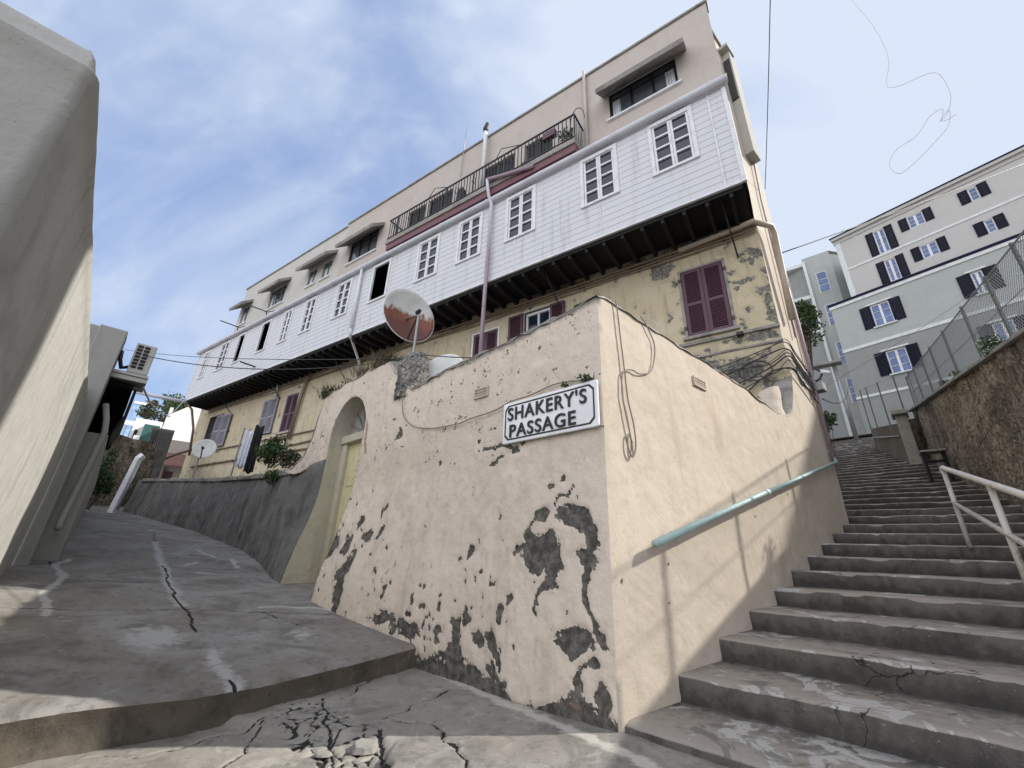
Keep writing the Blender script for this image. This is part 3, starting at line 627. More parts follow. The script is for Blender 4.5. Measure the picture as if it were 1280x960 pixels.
# wires and cables on the yard wall
def cable(name, pts, r, m, label, cat='cable', n=6, sag=0, group=None):
    if sag and len(pts) == 2:
        a, b = np.array(pts[0]), np.array(pts[1]); pts = [tuple(a + (b - a) * t - np.array([0, 0, sag * 4 * t * (1 - t)])) for t in np.linspace(0, 1, 25)]
    elif len(pts) > 2:
        P_ = [np.array(q, float) for q in pts]; Q = [P_[0] * 2 - P_[1]] + P_ + [P_[-1] * 2 - P_[-2]]; out = []
        for i in range(1, len(Q) - 2):
            for t in np.linspace(0, 1, 7)[:-1]:
                a, b, c, d = Q[i - 1:i + 3]; out.append(.5 * ((2 * b) + (c - a) * t + (2 * a - 5 * b + 4 * c - d) * t * t + (3 * b - a - 3 * c + d) * t**3))
        pts = out + [P_[-1]]
    return single(MB().tube(pts, r, n), name, M[m], label, cat, group, smooth=True)
cable('wall_cable', [SW(u, z, .03) for u, z in [(3.22, 2.05), (3.18, 1.8), (3.05, 1.62), (2.78, 1.47), (2.37, 1.385), (1.9, 1.36), (1.70, 1.38), (1.3, 1.40), (1.08, 1.45), (.8, 1.46), (.46, 1.50), (.10, 1.445)]], .007, 'rope', 'thin old cable sagging across the pink wall from the rubble pier to the street sign')
cable('hanging_cable', [RW(u, z, .02) for u, z in [(.26, 2.36), (.28, 2.24), (.30, 1.97), (.33, 1.60), (.35, 1.33), (.41, 1.11), (.42, .92), (.36, .80), (.30, .88), (.32, 1.0), (.37, .93)]], .007, 'rope', 'grey cable hanging straight down the sunlit wall and ending in a small loop')
cable('looped_cable', [RW(u, z, .018) for u, z in [(.70, 2.36), (.79, 2.30), (.92, 2.11), (.88, 1.90), (.78, 1.74), (.58, 1.66), (.45, 1.66), (.30, 1.58), (.27, 1.35), (.31, 1.15), (.36, .95), (.37, .80)]], .007, 'rope', 'grey cable bowing out in a wide loop on the sunlit wall beside the hanging one')

# teal handrail
hr = thing('handrail', 'teal painted round handrail sloping up the sunlit wall beside the stairs', 'handrail', RW(.5, .1, .09))
MB().tube([RW(.46, .10, .10), RW(3.0, .77, .10), RW(3.1, .795, .10)], .032, 14).tube([RW(3.1, .795, .10), RW(6.98, 1.79, .10)], .030, 14).build('rail', M['teal'], hr, smooth=True)
MB().tube([RW(3.04, .78, .10), RW(3.16, .81, .10)], .036, 14).build('sleeve', M['teal'], hr, smooth=True)
for u in (.9, 3.6, 6.85): MB().tube([RW(u, .21 + (u - .9) * .259, -.02), RW(u, .21 + (u - .9) * .259, .10)], .016).build('bracket', M['teal'], hr)
MB().tube([RW(6.97, 1.79, .10), RW(6.97, 2.02, .03), RW(6.97, 1.95, -.02)], .02).build('end_bracket', M['teal'], hr)

# ------------------------------------------------------------------ the house
house = thing('apartment_house', 'long three-storey house with a white boarded gallery jutting out over its yellow ground wall', 'house', HF(14, -1.2, 0))
SH = [(.78, 1.67, 4.48, 6.18), (6.92, 7.86, 4.62, 6.24), (5.12, 5.98, 5.0, 6.45), (17.62, 18.58, 4.42, 6.14), (19.35, 20.5, 4.50, 6.2), (24.9, 26.6, 4.6, 6.3)]
hu = rows(0, 9, .06) + rows(9, 28.3, .3)[1:]; hz = [-1.2, 1.0, 2.0] + rows(2.6, 7.03, .06)
def peel_h(U, Z):
    wu_ = U + (fbm(U * 4, Z * 4) - .5) * .3; wz_ = Z + (fbm(U * 4 + 20, Z * 4 + 7) - .5) * .3; m = 0 * U
    for a, b, c_, d in ((2.05, 6.42, .26, .30), (2.6, 6.85, .5, .12), (1.2, 6.95, .8, .10), (.75, 3.5, .3, .3), (1.35, 3.6, .28, .3), (.3, 2.9, .3, .35), (1.65, 3.8, .4, .25), (.35, 4.15, .3, .12), (.5, 5.55, .22, .06), (.18, 5.9, .06, .2), (9, 6.9, 1.0, .1), (5, 6.95, 1, .1), (.05, 5.0, .06, .6)): m = np.maximum(m, 1.0 - .52 * np.hypot((wu_ - a) / c_, (wz_ - b) / d))
    sp = fbm(U * 5 + 3, Z * 5 + 8, 0, 4); m = np.maximum(m, .5 + 2.2 * (sp - .745 + .08 * sstep(3, 0, U) + .08 * sstep(6.4, 7.0, Z)))
    return np.clip(m, 0, 1.1)
mb, Ua, Za = grid_wall(HF, hu, hz, SH, 0.0, .16, ofn=lambda U, Z: .04 * (fbm(U * 1.1, Z * 1.1) - .5) * sstep(0, .3, U) - .012 * sstep(.45, .6, peel_h(U, Z)))
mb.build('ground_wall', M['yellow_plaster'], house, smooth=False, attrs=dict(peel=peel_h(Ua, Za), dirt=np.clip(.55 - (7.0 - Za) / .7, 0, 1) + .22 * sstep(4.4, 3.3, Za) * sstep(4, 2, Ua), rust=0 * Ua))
MB().box(HF, -.01, 2.1, 4.27, 4.34, .0, .06).box(HF, -.005, 3.4, 3.95, 4.0, .0, .035).build('ledge', M['coping'], house, bevel=.01)
# closed louvred shutters
def louvre(mb, u0, u1, z0, z1, o, st=.07, d=.035, ang=.02):
    zm = z0 + (z1 - z0) * .47
    mb.box(HF, u0, u0 + st, z0, z1, o, o + d).box(HF, u1 - st, u1, z0, z1, o, o + d)
    for a, b in ((z0, z0 + st), (zm - st / 2, zm + st / 2), (z1 - st, z1)): mb.box(HF, u0 + st + .0005, u1 - st - .0005, a, b, o + .002, o + d - .002)
    for a, b in ((z0 + st, zm - st / 2), (zm + st / 2, z1 - st)):
        n = max(3, int((b - a) / .045)); h_ = (b - a) / n
        for q in range(n):
            z = a + h_ * q; mb.hexa([HF(u, z + dz + dd, oo) for u in (u0 + st + .001, u1 - st - .001) for dz in (.002, .011) for (oo, dd) in ((o + .004, h_ * .75), (o + d - .006, 0))])
    return mb
def back(u0, u1, z0, z1, o, par, nm='shutter_back', m='interior'): MB().box(HF, u0 + .002, u1 - .002, z0 + .002, z1 - .002, o - .02, o).build(nm, M[m], par)
def shutter_pair(u0, u1, z0, z1, m, o=-.02):
    um = (u0 + u1) / 2
    for a, b in ((u0 + .01, um - .004), (um + .004, u1 - .01)):
        s_ = louvre(MB(), a, b, z0 + .01, z1 - .01, o).build('shutter', M[m], house)
        MB().box(HF, a + .02, b - .02, z0 + .03, z1 - .03, o - .02, o - .006).build('shutter_back', M['interior'], s_)
def casing(u0, u1, z0, z1, w, d, m='coping', sill=True):
    f = MB().box(HF, u0 - w, u0 - .001, z0, z1, -.02, d).box(HF, u1 + .001, u1 + w, z0, z1, -.02, d).box(HF, u0 - w, u1 + w, z1 + .001, z1 + w, -.02, d)
    if sill: f.box(HF, u0 - w - .05, u1 + w + .05, z0 - .07, z0 - .001, -.02, d + .05)
    f.build('casing', M[m], house, bevel=.006)
shutter_pair(.78, 1.67, 4.48, 6.18, 'maroon'); casing(.78, 1.67, 4.48, 6.18, .055, .025)
for u in (.75, 1.70):
    for z in (4.7, 5.95): MB().box(HF, u - .03, u + .03, z - .04, z + .04, .026, .05).build('hinge', M['maroon'], house)
MB().box(HF, .62, .75, 4.2, 4.26, .06, .22).build('shutter_stay', M['black'], house)
shutter_pair(6.92, 7.86, 4.62, 6.24, 'maroon'); casing(6.92, 7.86, 4.62, 6.24, .06, .03, 'white_paint')
shutter_pair(17.62, 18.58, 4.42, 6.14, 'maroon'); casing(17.62, 18.58, 4.42, 6.14, .08, .04, 'upper_plaster')
# open window with its two shutters folded back
w_ = MB().box(HF, 5.14, 5.20, 5.0, 6.44, -.1, -.05).box(HF, 5.90, 5.96, 5.0, 6.44, -.1, -.05).box(HF, 5.2005, 5.8995, 6.36, 6.44, -.1, -.05).box(HF, 5.2005, 5.8995, 5.5, 5.56, -.1, -.06).box(HF, 5.52, 5.58, 5.5605, 6.3595, -.1, -.06).build('window', M['white_paint'], house)
MB().box(HF, 5.13, 5.97, 5.0, 6.44, -.12, -.102).build('pane', M['pane'], w_)
casing(5.12, 5.98, 5.0, 6.45, .06, .03, 'upper_plaster')
for a, b, sk in ((6.0, 6.5, .12), (4.66, 5.1, .16)):
    s_ = louvre(MB(), a, b, 5.0, 6.44, .05).build('shutter', M['maroon'], house); back(a, b, 5.0, 6.44, .05, s_)
# grey shutters hanging open at the far end
for (a, b, z0, z1, w0, w1, gap) in ((19.35, 20.5, 4.50, 6.2, 19.35, 20.5, 1), (23.7, 26.5, 4.45, 6.2, 24.9, 26.6, 0)):
    pn = MB().box(HF, w0 + .01, w1 - .01, z0, z1, -.14, -.12).build('window', M['interior'], house)
    MB().box(HF, w0 + .3, w0 + .34, z0 + .1, z1 - .1, -.119, -.09).box(HF, w0 + .03, w1 - .03, (z0 + z1) / 2, (z0 + z1) / 2 + .05, -.119, -.09).build('glazing_bar', M['maroon'], pn)
for (a, b, z0, z1) in ((19.28, 19.86, 4.52, 6.2), (19.95, 20.5, 4.52, 6.2), (23.72, 24.5, 4.42, 6.1), (24.6, 25.35, 4.5, 6.16)):
    s_ = louvre(MB(), a, b, z0, z1, .06 if a < 22 else .10).build('shutter', M['grey_shutter'], house); back(a, b, z0, z1, .06 if a < 22 else .10, s_, m='grey_shutter')
# gallery
G0, G1, GZ0, GZ1, GO = .02, 27.3, 7.03, 9.82, 1.2
WN = [(.82, 1.66, 0), (2.63, 3.46, 0), (5.0, 5.85, 0), (6.90, 7.71, 0), (8.68, 9.54, 0), (11.10, 11.93, 1), (13.35, 14.13, 0), (15.74, 16.43, 0), (17.57, 18.14, 0), (19.42, 20.10, 1), (21.86, 22.43, 1), (23.55, 24.4, 0), (25.8, 26.4, 0)]
HZ0, HZ1 = 8.2, 9.66
cl = MB(); nb = 15; bh = (GZ1 - GZ0) / nb
edges = []
for i in range(nb):
    a, b = GZ0 + i * bh, GZ0 + (i + 1) * bh
    segs = []; x = G0
    for (w0, w1, _) in WN:
        if b > HZ0 and a < HZ1: segs.append((x, w0)); x = w1
    segs.append((x, G1))
    cuts = [q for q in (3.05, 6.2, 9.3, 13.0, 17.0, 21.0, 24.6)]
    for (s0, s1) in segs:
        cl.quad(HF(s0, a, GO + .011), HF(s1, a, GO + .011), HF(s1, b, GO + .004), HF(s0, b, GO + .004))
        cl.quad(HF(s0, a, GO + .011), HF(s0, a, GO + .002), HF(s1, a, GO + .002), HF(s1, a, GO + .011))
for (w0, w1, _) in WN:
    for (a, b, c_, d) in ((w0, HZ0, w0, HZ1), (w1, HZ0, w1, HZ1), (w0, HZ0, w1, HZ0), (w0, HZ1, w1, HZ1)): rd = GO - (.03 if _ else .12); cl.quad(HF(a, b, GO + .01), HF(c_, d, GO + .01), HF(c_, d, rd), HF(a, b, rd))
cl.quad(HF(G0, GZ0, GO), HF(G0, GZ0, 0), HF(G0, GZ1, 0), HF(G0, GZ1, GO)).quad(HF(G1, GZ0, GO), HF(G1, GZ0, 0), HF(G1, GZ1, 0), HF(G1, GZ1, GO))
cl.build('boarding', M['clap'], house)
tr = MB().box(HF, G0 - .02, G0 + .07, GZ0 - .03, GZ1, GO - .03, GO + .03).box(HF, .36, .40, GZ0, GZ1, GO, GO + .028).box(HF, G1 - .07, G1 + .02, GZ0 - .03, GZ1, GO - .03, GO + .03)
tr.box(HF, G0 + .0705, G1 - .0705, GZ0 - .035, GZ0 + .02, GO - .04, GO + .026)
for u in (3.05, 5.6, 9.1, 12.95, 16.9, 21.2): tr.box(HF, u - .012, u + .012, GZ0 + .021, HZ0 - .1, GO, GO + .024)
tr.build('boarding_trim', M['white_paint'], house, bevel=.005)
MB().box(HF, G0 + .03, G1 - .03, 7.0, 7.025, .01, GO - .045).box(HF, G0 + .03, G1 - .03, GZ1 - .03, GZ1 + .02, .01, GO - .01).build('gallery_floor', M['dark_wood'], house)
MB().quad(HF(G0, 7.03, .01), HF(G1, 7.03, .01), HF(G1, 10.2, .01), HF(G0, 10.2, .01)).build('gallery_back_wall', M['interior'], house)
for i in range(60):
    u = .32 + i * .455
    if u < G1 - .1: MB().box(HF, u - .035, u + .035, 6.80, 6.998, -.05, GO - .06).build('joist', M['dark_wood'], house)
MB().box(HF, .1, G1 - .1, 6.90, 6.997, GO - .055, GO - .0455).build('fascia_board', M['dark_wood'], house)
for k, (w0, w1, op) in enumerate(WN):
    cs = MB().box(HF, w0 - .09, w0 - .001, HZ0 - .02, HZ1, GO - .02, GO + .04).box(HF, w1 + .001, w1 + .09, HZ0 - .02, HZ1, GO - .02, GO + .04).box(HF, w0 - .09, w1 + .09, HZ0 - .09, HZ0 - .0205, GO - .02, GO + .055).box(HF, w0 - .09, w1 + .09, HZ1 + .0005, HZ1 + .12, GO - .02, GO + .038)
    wf = cs.build('gallery_window', M['white_paint'], house, bevel=.004)
    if op:
        # sash folded inward against the left jamb
        MB().box(HF, w0 + .01, w0 + .05, HZ0 + .02, HZ1 - .02, GO - .40, GO - .06).build('open_sash', M['white_paint'], wf)
        continue
    um = (w0 + w1) / 2; sashes = MB(); panes = MB()
    for a, b in ((w0 + .004, um - .003), (um + .003, w1 - .004)):
        st_ = .055; sashes.box(HF, a, a + st_, HZ0, HZ1, GO - .04, GO + .012).box(HF, b - st_, b, HZ0, HZ1, GO - .04, GO + .012)
        zz = np.linspace(HZ0, HZ1, 5)
        for z in zz: sashes.box(HF, a + st_ + .0005, b - st_ - .0005, max(HZ0, z - .026), min(HZ1, z + .026), GO - .04, GO + .010)
    panes.box(HF, w0 + .003, w1 - .003, HZ0 + .003, HZ1 - .003, GO - .06, GO - .03)
    sashes.build('sash', M['white_paint'], wf, bevel=.003); panes.build('pane', M['pane'], wf)
MB().tube([HF(u, 9.93, GO + .10) for u in (G0 - .1, 3.5, 8, 13, 20, 27.45)], .095, 12).box(HF, G0 - .05, G1 + .1, 9.825, 9.86, .8, GO + .06).build('gutter', M['gutter'], house, smooth=False)
gb = MB()
for u in np.arange(.9, 27, 1.9): gb.tube([HF(u - .025, 9.93, GO + .10), HF(u + .025, 9.93, GO + .10)], .104, 12)
gb.build('gutter_joints', M['gutter'], house)
# strip of tiles above the gallery
mb = MB(); us_ = rows(7.6, 27.4, .05)
for u in us_:
    h_ = .035 * abs(math.sin(u * math.pi / .22))
    for o_, z_ in ((GO + .06, 9.99), (GO - .1, 10.05), (.79, 10.32)): mb.v.append(HF(u, z_ + h_, o_))
for i in range(len(us_) - 1):
    for j in range(2): mb.f.append((i * 3 + j, (i + 1) * 3 + j, (i + 1) * 3 + j + 1, i * 3 + j + 1)); mb.m.append(0)
mb.build('tile_strip', M['tile_pale'], house)
MB().quad(HF(-.02, 9.95, GO + .05), HF(7.7, 9.95, GO + .05), HF(7.7, 10.3, .79), HF(-.02, 10.3, .79)).build('lead_flashing', M['gutter'], house)
# upper storey
UO = .8
UW = [(.93, 2.77, 11.3, 12.36), (12.8, 14.7, 11.22, 12.4), (15.95, 16.65, 11.17, 12.1), (17.15, 17.82, 11.2, 12.1), (19.8, 21.4, 11.1, 12.25), (23.58, 24.4, 11.08, 12.2), (4.6, 5.6, 10.4, 12.2), (6.0, 7.4, 10.4, 12.2), (8.7, 9.9, 10.4, 12.2), (10.1, 11.0, 10.4, 12.2)]
mb, Ua, Za = grid_wall(HF, rows(-.02, 12.5, .5), [9.95, 10.5, 11, 11.5, 12, 12.6, 13.2, 13.72], [w for w in UW if w[0] < 12.3], UO, .14); mb.build('upper_wall', M['upper_plaster'], house)
mb, Ua, Za = grid_wall(HF, rows(12.5, 15.3, .5), [9.95, 10.5, 11, 11.5, 12, 12.6, 13.2, 13.72], [w for w in UW if 12.3 < w[0] < 15], UO, .14); mb.build('upper_wall', M['upper_plaster'], house)
mb, Ua, Za = grid_wall(HF, rows(15.3, 24.8, .5), [9.95, 10.5, 11, 11.5, 12, 12.6, 13.2, 13.58], [w for w in UW if w[0] > 15], UO, .14); mb.build('upper_wall', M['upper_pale'], house)
pr = MB().box(HF, -.06, 15.3, 13.72, 13.80, UO - .3, UO + .05).box(HF, 15.301, 24.85, 13.58, 13.65, UO - .3, UO + .05); pr.build('parapet_coping', M['coping'], house, bevel=.01)
def win3(u0, u1, z0, z1, n, m='black', cur=True):
    f = MB(); w = .05
    f.box(HF, u0, u1, z0, z0 + w, UO - .11, UO - .05).box(HF, u0, u1, z1 - w, z1, UO - .11, UO - .05)
    for i in range(n + 1): x = u0 + (u1 - u0 - w) * i / n; f.box(HF, x, x + w, z0 + w + .0005, z1 - w - .0005, UO - .11, UO - .052)
    f.box(HF, u0 + w, u1 - w, z1 - .27, z1 - .24, UO - .1, UO - .056)
    o_ = f.build('window', M[m], house, bevel=.004); MB().box(HF, u0 + .01, u1 - .01, z0 + .01, z1 - .01, UO - .125, UO - .09).build('pane', M['pane_grey'], o_)
    if cur:
        for a, b in ((u0 + .07, u0 + .30), (u1 - .30, u1 - .07)):
            c_ = MB(); us2 = rows(a, b, .02)
            for u in us2:
                for z in (z0 + .07, z1 - .3): c_.v.append(HF(u, z, UO - .082 + .012 * math.sin(u * 90)))
            for i in range(len(us2) - 1): c_.f.append((2 * i, 2 * i + 2, 2 * i + 3, 2 * i + 1)); c_.m.append(0)
            c_.build('curtain', M['curtain'], o_)
    MB().box(HF, u0 - .08, u1 + .08, z0 - .07, z0 - .001, UO - .05, UO + .07).build('window_sill', M['white_paint'], house, bevel=.006)
def hood(u0, u1):
    h_ = MB().hexa([HF(u, z, o) for u in (u0, u1) for (z, o) in ((12.36, UO - .02), (11.84, UO + .55), (12.52, UO - .02), (12.0, UO + .58))])
    h_.build('window_hood', M['coping'], house, bevel=.012)
win3(*UW[0], 3); hood(.62, 2.95); win3(*UW[1], 3, cur=False); hood(12.5, 14.95)
for w in UW[2:4]: win3(*w, 2, 'steel')
hood(15.7, 18.05); win3(*UW[4], 3, 'steel'); hood(19.55, 21.6); win3(*UW[5], 2, 'steel'); hood(23.4, 24.75)
for w in UW[6:]:
    d_ = MB().box(HF, w[0] + .01, w[1] - .01, w[2], w[3] - .01, UO - .13, UO - .11).build('balcony_door', M['interior'], house)
    MB().box(HF, w[0], w[0] + .06, w[2], w[3], UO - .108, UO - .06).box(HF, w[1] - .06, w[1], w[2], w[3], UO - .108, UO - .06).box(HF, (w[0] + w[1]) / 2 - .03, (w[0] + w[1]) / 2 + .03, w[2], w[3], UO - .108, UO - .06).build('door_frame', M['black'], d_)
# balcony
BU0, BU1, BO = 3.58, 11.3, 1.42
bal = MB().box(HF, BU0, BU1, 10.34, 10.52, UO - .02, BO).build('balcony', M['coping'], house, bevel=.012)
MB().box(HF, BU0 + .02, BU1 - .02, 10.10, 10.339, UO - .01, BO - .05).build('soffit', M['soffit'], bal)
rl = MB().box(HF, BU0, BU1, 11.46, 11.50, BO - .06, BO - .02).box(HF, BU0, BU1, 10.60, 10.63, BO - .055, BO - .025).box(HF, BU0, BU0 + .04, 11.46, 11.50, UO, BO - .0605).box(HF, BU1 - .04, BU1, 11.46, 11.50, UO, BO - .0605)
for u in np.arange(BU0 + .02, BU1, .125): rl.tube([HF(u, 10.6, BO - .04), HF(u, 11.47, BO - .04)], .016, 5)
for o_ in np.arange(UO + .1, BO - .05, .12): rl.tube([HF(BU0 + .02, 10.5, o_), HF(BU0 + .02, 11.47, o_)], .010, 5).tube([HF(BU1 - .02, 10.5, o_), HF(BU1 - .02, 11.47, o_)], .010, 5)
for u in np.arange(BU0 + .02, BU1, 1.2): rl.tube([HF(u, 10.5, BO - .04), HF(u, 11.5, BO - .04)], .022, 6)
for u in np.arange(BU0 + .6, BU1, .75):                                    # scrolls in the ironwork
    rl.tube([HF(u + .09 * math.cos(t) * (1 - t / 9), 11.05 + .2 * math.sin(t) * (1 - t / 9), BO - .04) for t in np.linspace(0, 6.3, 14)], .009, 4)
rl.tube([HF(3.62 + .22 * math.cos(t), 11.5 + .55 * math.sin(t), BO - .3) for t in np.linspace(0, math.pi, 12)], .012, 5)
rl.build('railing', M['black'], bal)
# drain pipes, vents, conduits
MB().tube([HF(3.46, 9.95, UO + .08), HF(3.46, 13.9, UO + .08)], .05, 10).build('drain_pipe', M['upper_plaster'], house, smooth=True)
MB().tube([HF(7.14, 10.5, 1.0), HF(7.18, 13.55, 1.0), HF(7.2, 13.8, 1.0)], .075, 10).build('vent_pipe', M['white_paint'], house, smooth=True)
MB().tube([HF(7.2, 13.78, 1.0), HF(7.2, 13.95, 1.0), HF(7.12, 14.15, 1.02)], [.085, .1, .06], 10).build('vent_cowl', M['black'], house, smooth=True)
MB().tube([HF(6.50, 10.62, 1.52), HF(6.47, 10.25, 1.5), HF(6.47, 10.0, 1.42), HF(6.43, 9.75, 1.32), HF(6.43, 8.0, 1.32)], .052, 10).build('drain_pipe', M['gutter'], house, smooth=True)
MB().tube([HF(6.50, 10.60, 1.52), HF(6.0, 10.47, 1.5), HF(4.9, 10.25, 1.42)], .055, 10).build('drain_pipe', M['mauve'], house, smooth=True)
MB().tube([HF(6.43, 8.0, 1.32), HF(6.45, 6.5, 1.32), HF(6.47, 3.6, 1.30)], .056, 10).build('drain_pipe', M['mauve'], house, smooth=True)
MB().tube([HF(12.65, 9.85, GO + .1), HF(12.6, 7.25, GO + .09)], .055, 10).tube([HF(12.6, 7.25, GO + .09), HF(12.62, 7.0, GO + .06), HF(13.5, 6.6, .12), HF(13.5, 6.2, .1)], .05, 10).build('drain_pipe', M['white_paint'], house, smooth=True)
cd = MB()
for dz, r_ in ((0, .035), (-.10, .022), (-.19, .018)): cd.tube([HF(u, 6.78 + dz + .03 * math.sin(u * 2.1 + dz * 30), .06) for u in (.02, 1.5, 3, 4.5, 6, 7.6, 9.5, 12, 16, 20, 27)], r_, 7)
cd.build('conduits', M['brown_pipe'], house, smooth=True)
MB().tube([HF(1.6, 6.72, .13), HF(.5, 6.78, .14), HF(.05, 6.82, .14), HS(.30, 6.84, .20), HS(.42, 6.7, .20), HS(.45, 5.6, .16), HS(.5, 4.6, .12)], .062, 12).build('soil_pipe', M['beige_pipe'], house, smooth=True)
MB().tube([HF(12.0, 6.7, .08), HF(15.3, 6.75, .08)], .03, 7).tube([HF(16.95, 6.95, .1), HF(17.2, 6.2, .1), HF(17.45, 4.0, .1)], .055, 8).tube([HF(17.15, 6.95, .08), HF(17.35, 6.2, .08), HF(17.75, 3.7, .08)], .035, 8).tube([HF(11, 4.15, .06), HF(17, 4.2, .06), HF(27, 4.3, .06)], .03, 7).tube([HF(10, 3.3, .06), HF(17, 3.5, .06), HF(27, 3.6, .06)], .04, 7).tube([HF(11, 3.9, .06), HF(17, 3.75, .06), HF(21.5, 3.9, .06)], .035, 7).build('conduits', M['brown_pipe'], house, smooth=True)
br = MB()
for u, uo in ((.45, .30), (4.75, .4), (14.4, .25), (19.2, .3), (24.0, .3)): br.tube([HF(u, 6.1, .02), HF(u + .06, 6.9, .45 + uo), HF(u + .08, 7.0, .7 + uo)], .018, 6)
br.build('iron_stays', M['black'], house)
# side of the house and the rest of its body
SE = 1.47
mb = MB(); zs_ = rows(-1.2, 13.72, .6)
def Xs(t): return HS(t, 0, 0)
foot = [HF(0, 0, UO), HS(0, 0, 0), HS(SE, 0, 0)]
mb.quad(HS(.0, 6.9), HS(SE, 6.9), HS(SE, 13.9), HS(.0, 13.74)).build('side_wall', M['side_plaster'], house)
MB().quad(HS(.0, -1.2), HS(SE, -1.2), HS(SE, 6.9), HS(.0, 6.9)).build('side_wall', M['cream_side'], house)
mb = MB().quad(HF(0, 7.03, UO), HF(0, 7.03, 0), HF(0, 13.72, 0), HF(0, 13.72, UO)).quad(HF(.02, 7.03, GO), HF(.02, 7.03, UO - .1), HF(.02, 9.95, UO - .1), HF(.02, 9.95, GO)); mb.build('side_wall', M['side_plaster'], house)
b1 = np.array(HS(SE, 0)); b2 = b1 + unit(12) * 7.5; b3 = np.array(HF(28.3, 0, -8)); b4 = np.array(HF(28.3, 0, 0)); b5 = np.array(HF(24.8, 0, UO)); b6 = np.array(HF(24.8, 0, -8))
def vq(a, b, z0, z1, mb): mb.quad((a[0], a[1], z0), (b[0], b[1], z0), (b[0], b[1], z1), (a[0], a[1], z1))
mb = MB(); vq(b1, b2, -1.2, 13.8, mb); vq(b2, b6, -1.2, 13.6, mb); vq(b6, b5, 9.9, 13.58, mb); vq(b6, b3, -1.2, 10, mb); vq(b3, b4, -1.2, 10, mb)
mb.add([HF(0, 13.6, UO), HS(0, 13.6), HS(SE, 13.6), (*b2[:2], 13.6), HF(24.8, 13.45, -8), HF(24.8, 13.45, UO)], [(0, 1, 2, 3, 4, 5)]).add([HF(24.7, 10, UO), HF(28.3, 10, UO), HF(28.3, 10, -8), HF(24.7, 10, -8)], [(0, 1, 2, 3)])
mb.build('rear_walls', M['side_plaster'], house)
MB().box(HS, -.02, SE + .05, 13.73, 13.86, -.2, .05).build('parapet_coping', M['coping'], house)
bay = MB().box(HS, .32, .80, 13.25, 13.36, 0, .24).box(HS, .50, .95, 9.35, 13.249, 0, .20)
bay = bay.build('side_bay', M['grey_plaster'], house, bevel=.01)
MB().box(HS, .46, .499, 11.3, 12.9, .02, .18).build('bay_window', M['black'], bay)
tw = MB().tube([HS(.75, 4.3, .05), HS(.72, 8, .05), HS(.95, 10, .06)], .02, 6).tube([HS(1.2, 1.8, .06), HS(1.1, 5.2, .06), HS(1.0, 7.0, .05)], .03, 7).tube([HS(1.33, 1.6, .05), HS(1.25, 6.4, .05)], .022, 6)
tw.build('side_pipes', M['mauve'], house, smooth=True)
# plaster hump in the corner of the yard
mb = MB(); n1, n2 = 22, 14
for i in range(n1 + 1):
    t = i / n1
    for j in range(n2 + 1):
        a_ = math.pi * j / n2; rr = .30 * (1 - .25 * t) * (1 + .12 * (vnoise(np.array([t * 5]), np.array([j * .6]))[0] - .5))
        mb.v.append(RW(5.05 + .35 * t + rr * math.cos(a_) * .9, 2.1 + .75 * t + .1 * math.sin(a_), -.42 + rr * math.sin(a_) * 1.2))
for i in range(n1):
    for j in range(n2): mb.f.append((i * (n2 + 1) + j, (i + 1) * (n2 + 1) + j, (i + 1) * (n2 + 1) + j + 1, i * (n2 + 1) + j + 1)); mb.m.append(0)
mb.build('plaster_hump', M['cream_side'], yard, smooth=True)

# cables bundled across the corner of the house
bund = thing('cable_bundle', 'tangle of dark cables strung across the cracked corner below the maroon shutters', 'cables', HF(1, 3.0, .08))
for k in range(9):
    z = 3.95 - .08 * k + RNG.uniform(-.05, .05); o_ = .07 + .012 * (k % 4)
    pts = [HF(3.6, z - .25 - .05 * (k % 3), o_), HF(2.4, z - RNG.uniform(.2, .6), o_), HF(1.2, z - RNG.uniform(.1, .6), o_ + .04), HF(.35, z - RNG.uniform(-.05, .25), o_), HF(-.02, z, o_), HS(.35, z - .12, .06), HS(.9, z - .3, .06), HS(1.35, z - .42, .07)]
    P_ = [np.array(q) for q in pts]; out = []
    Q = [P_[0] * 2 - P_[1]] + P_ + [P_[-1] * 2 - P_[-2]]
    for i in range(1, len(Q) - 2):
        for t in np.linspace(0, 1, 6)[:-1]:
            a, b, c_, d = Q[i - 1:i + 3]; out.append(.5 * ((2 * b) + (c_ - a) * t + (2 * a - 5 * b + 4 * c_ - d) * t * t + (3 * b - a - 3 * c_ + d) * t**3))
    MB().tube(out, .007 + .004 * (k % 3), 5).build('cable', M['cable'], bund, smooth=True)
MB().tube([HF(.55 + .28 * math.cos(t), 3.4 + .2 * math.sin(t), .12) for t in np.linspace(0, 6.9, 20)], .012, 5).build('cable', M['cable'], bund, smooth=True)
MB().box(HS, 1.2, 1.45, 3.25, 3.42, .05, .2).build('junction_box', M['steel'], bund)
# small notched street sign on the corner, seen edge-on
ss = thing('corner_street_sign', 'small white street plate seen edge-on, high on the sunlit wall above the handrail', 'sign', HS(.7, 3.3, .02))
def plate2(F, a, b, c, d, ch, o0, o1):
    poly = [(a + ch, c), (b - ch, c), (b, c + ch), (b, d - ch), (b - ch, d), (a + ch, d), (a, d - ch), (a, c + ch)]
    return MB().add([F(u, z, o0) for u, z in poly] + [F(u, z, o1) for u, z in poly], [tuple(range(8))[::-1], tuple(range(8, 16))] + [(i, (i + 1) % 8, 8 + (i + 1) % 8, 8 + i) for i in range(8)])
plate2(HS, .42, 1.24, 3.22, 3.62, .09, .015, .035).build('board', M['white_paint'], ss)
bb = MB()
for a, b, z in ((.5, 1.16, 3.56), (.5, 1.16, 3.265)): bb.box(HS, a, b, z, z + .014, .0345, .038)
for a in (.455, 1.19): bb.box(HS, a, a + .014, 3.31, 3.53, .0345, .038)
bb.build('border', M['black'], ss)
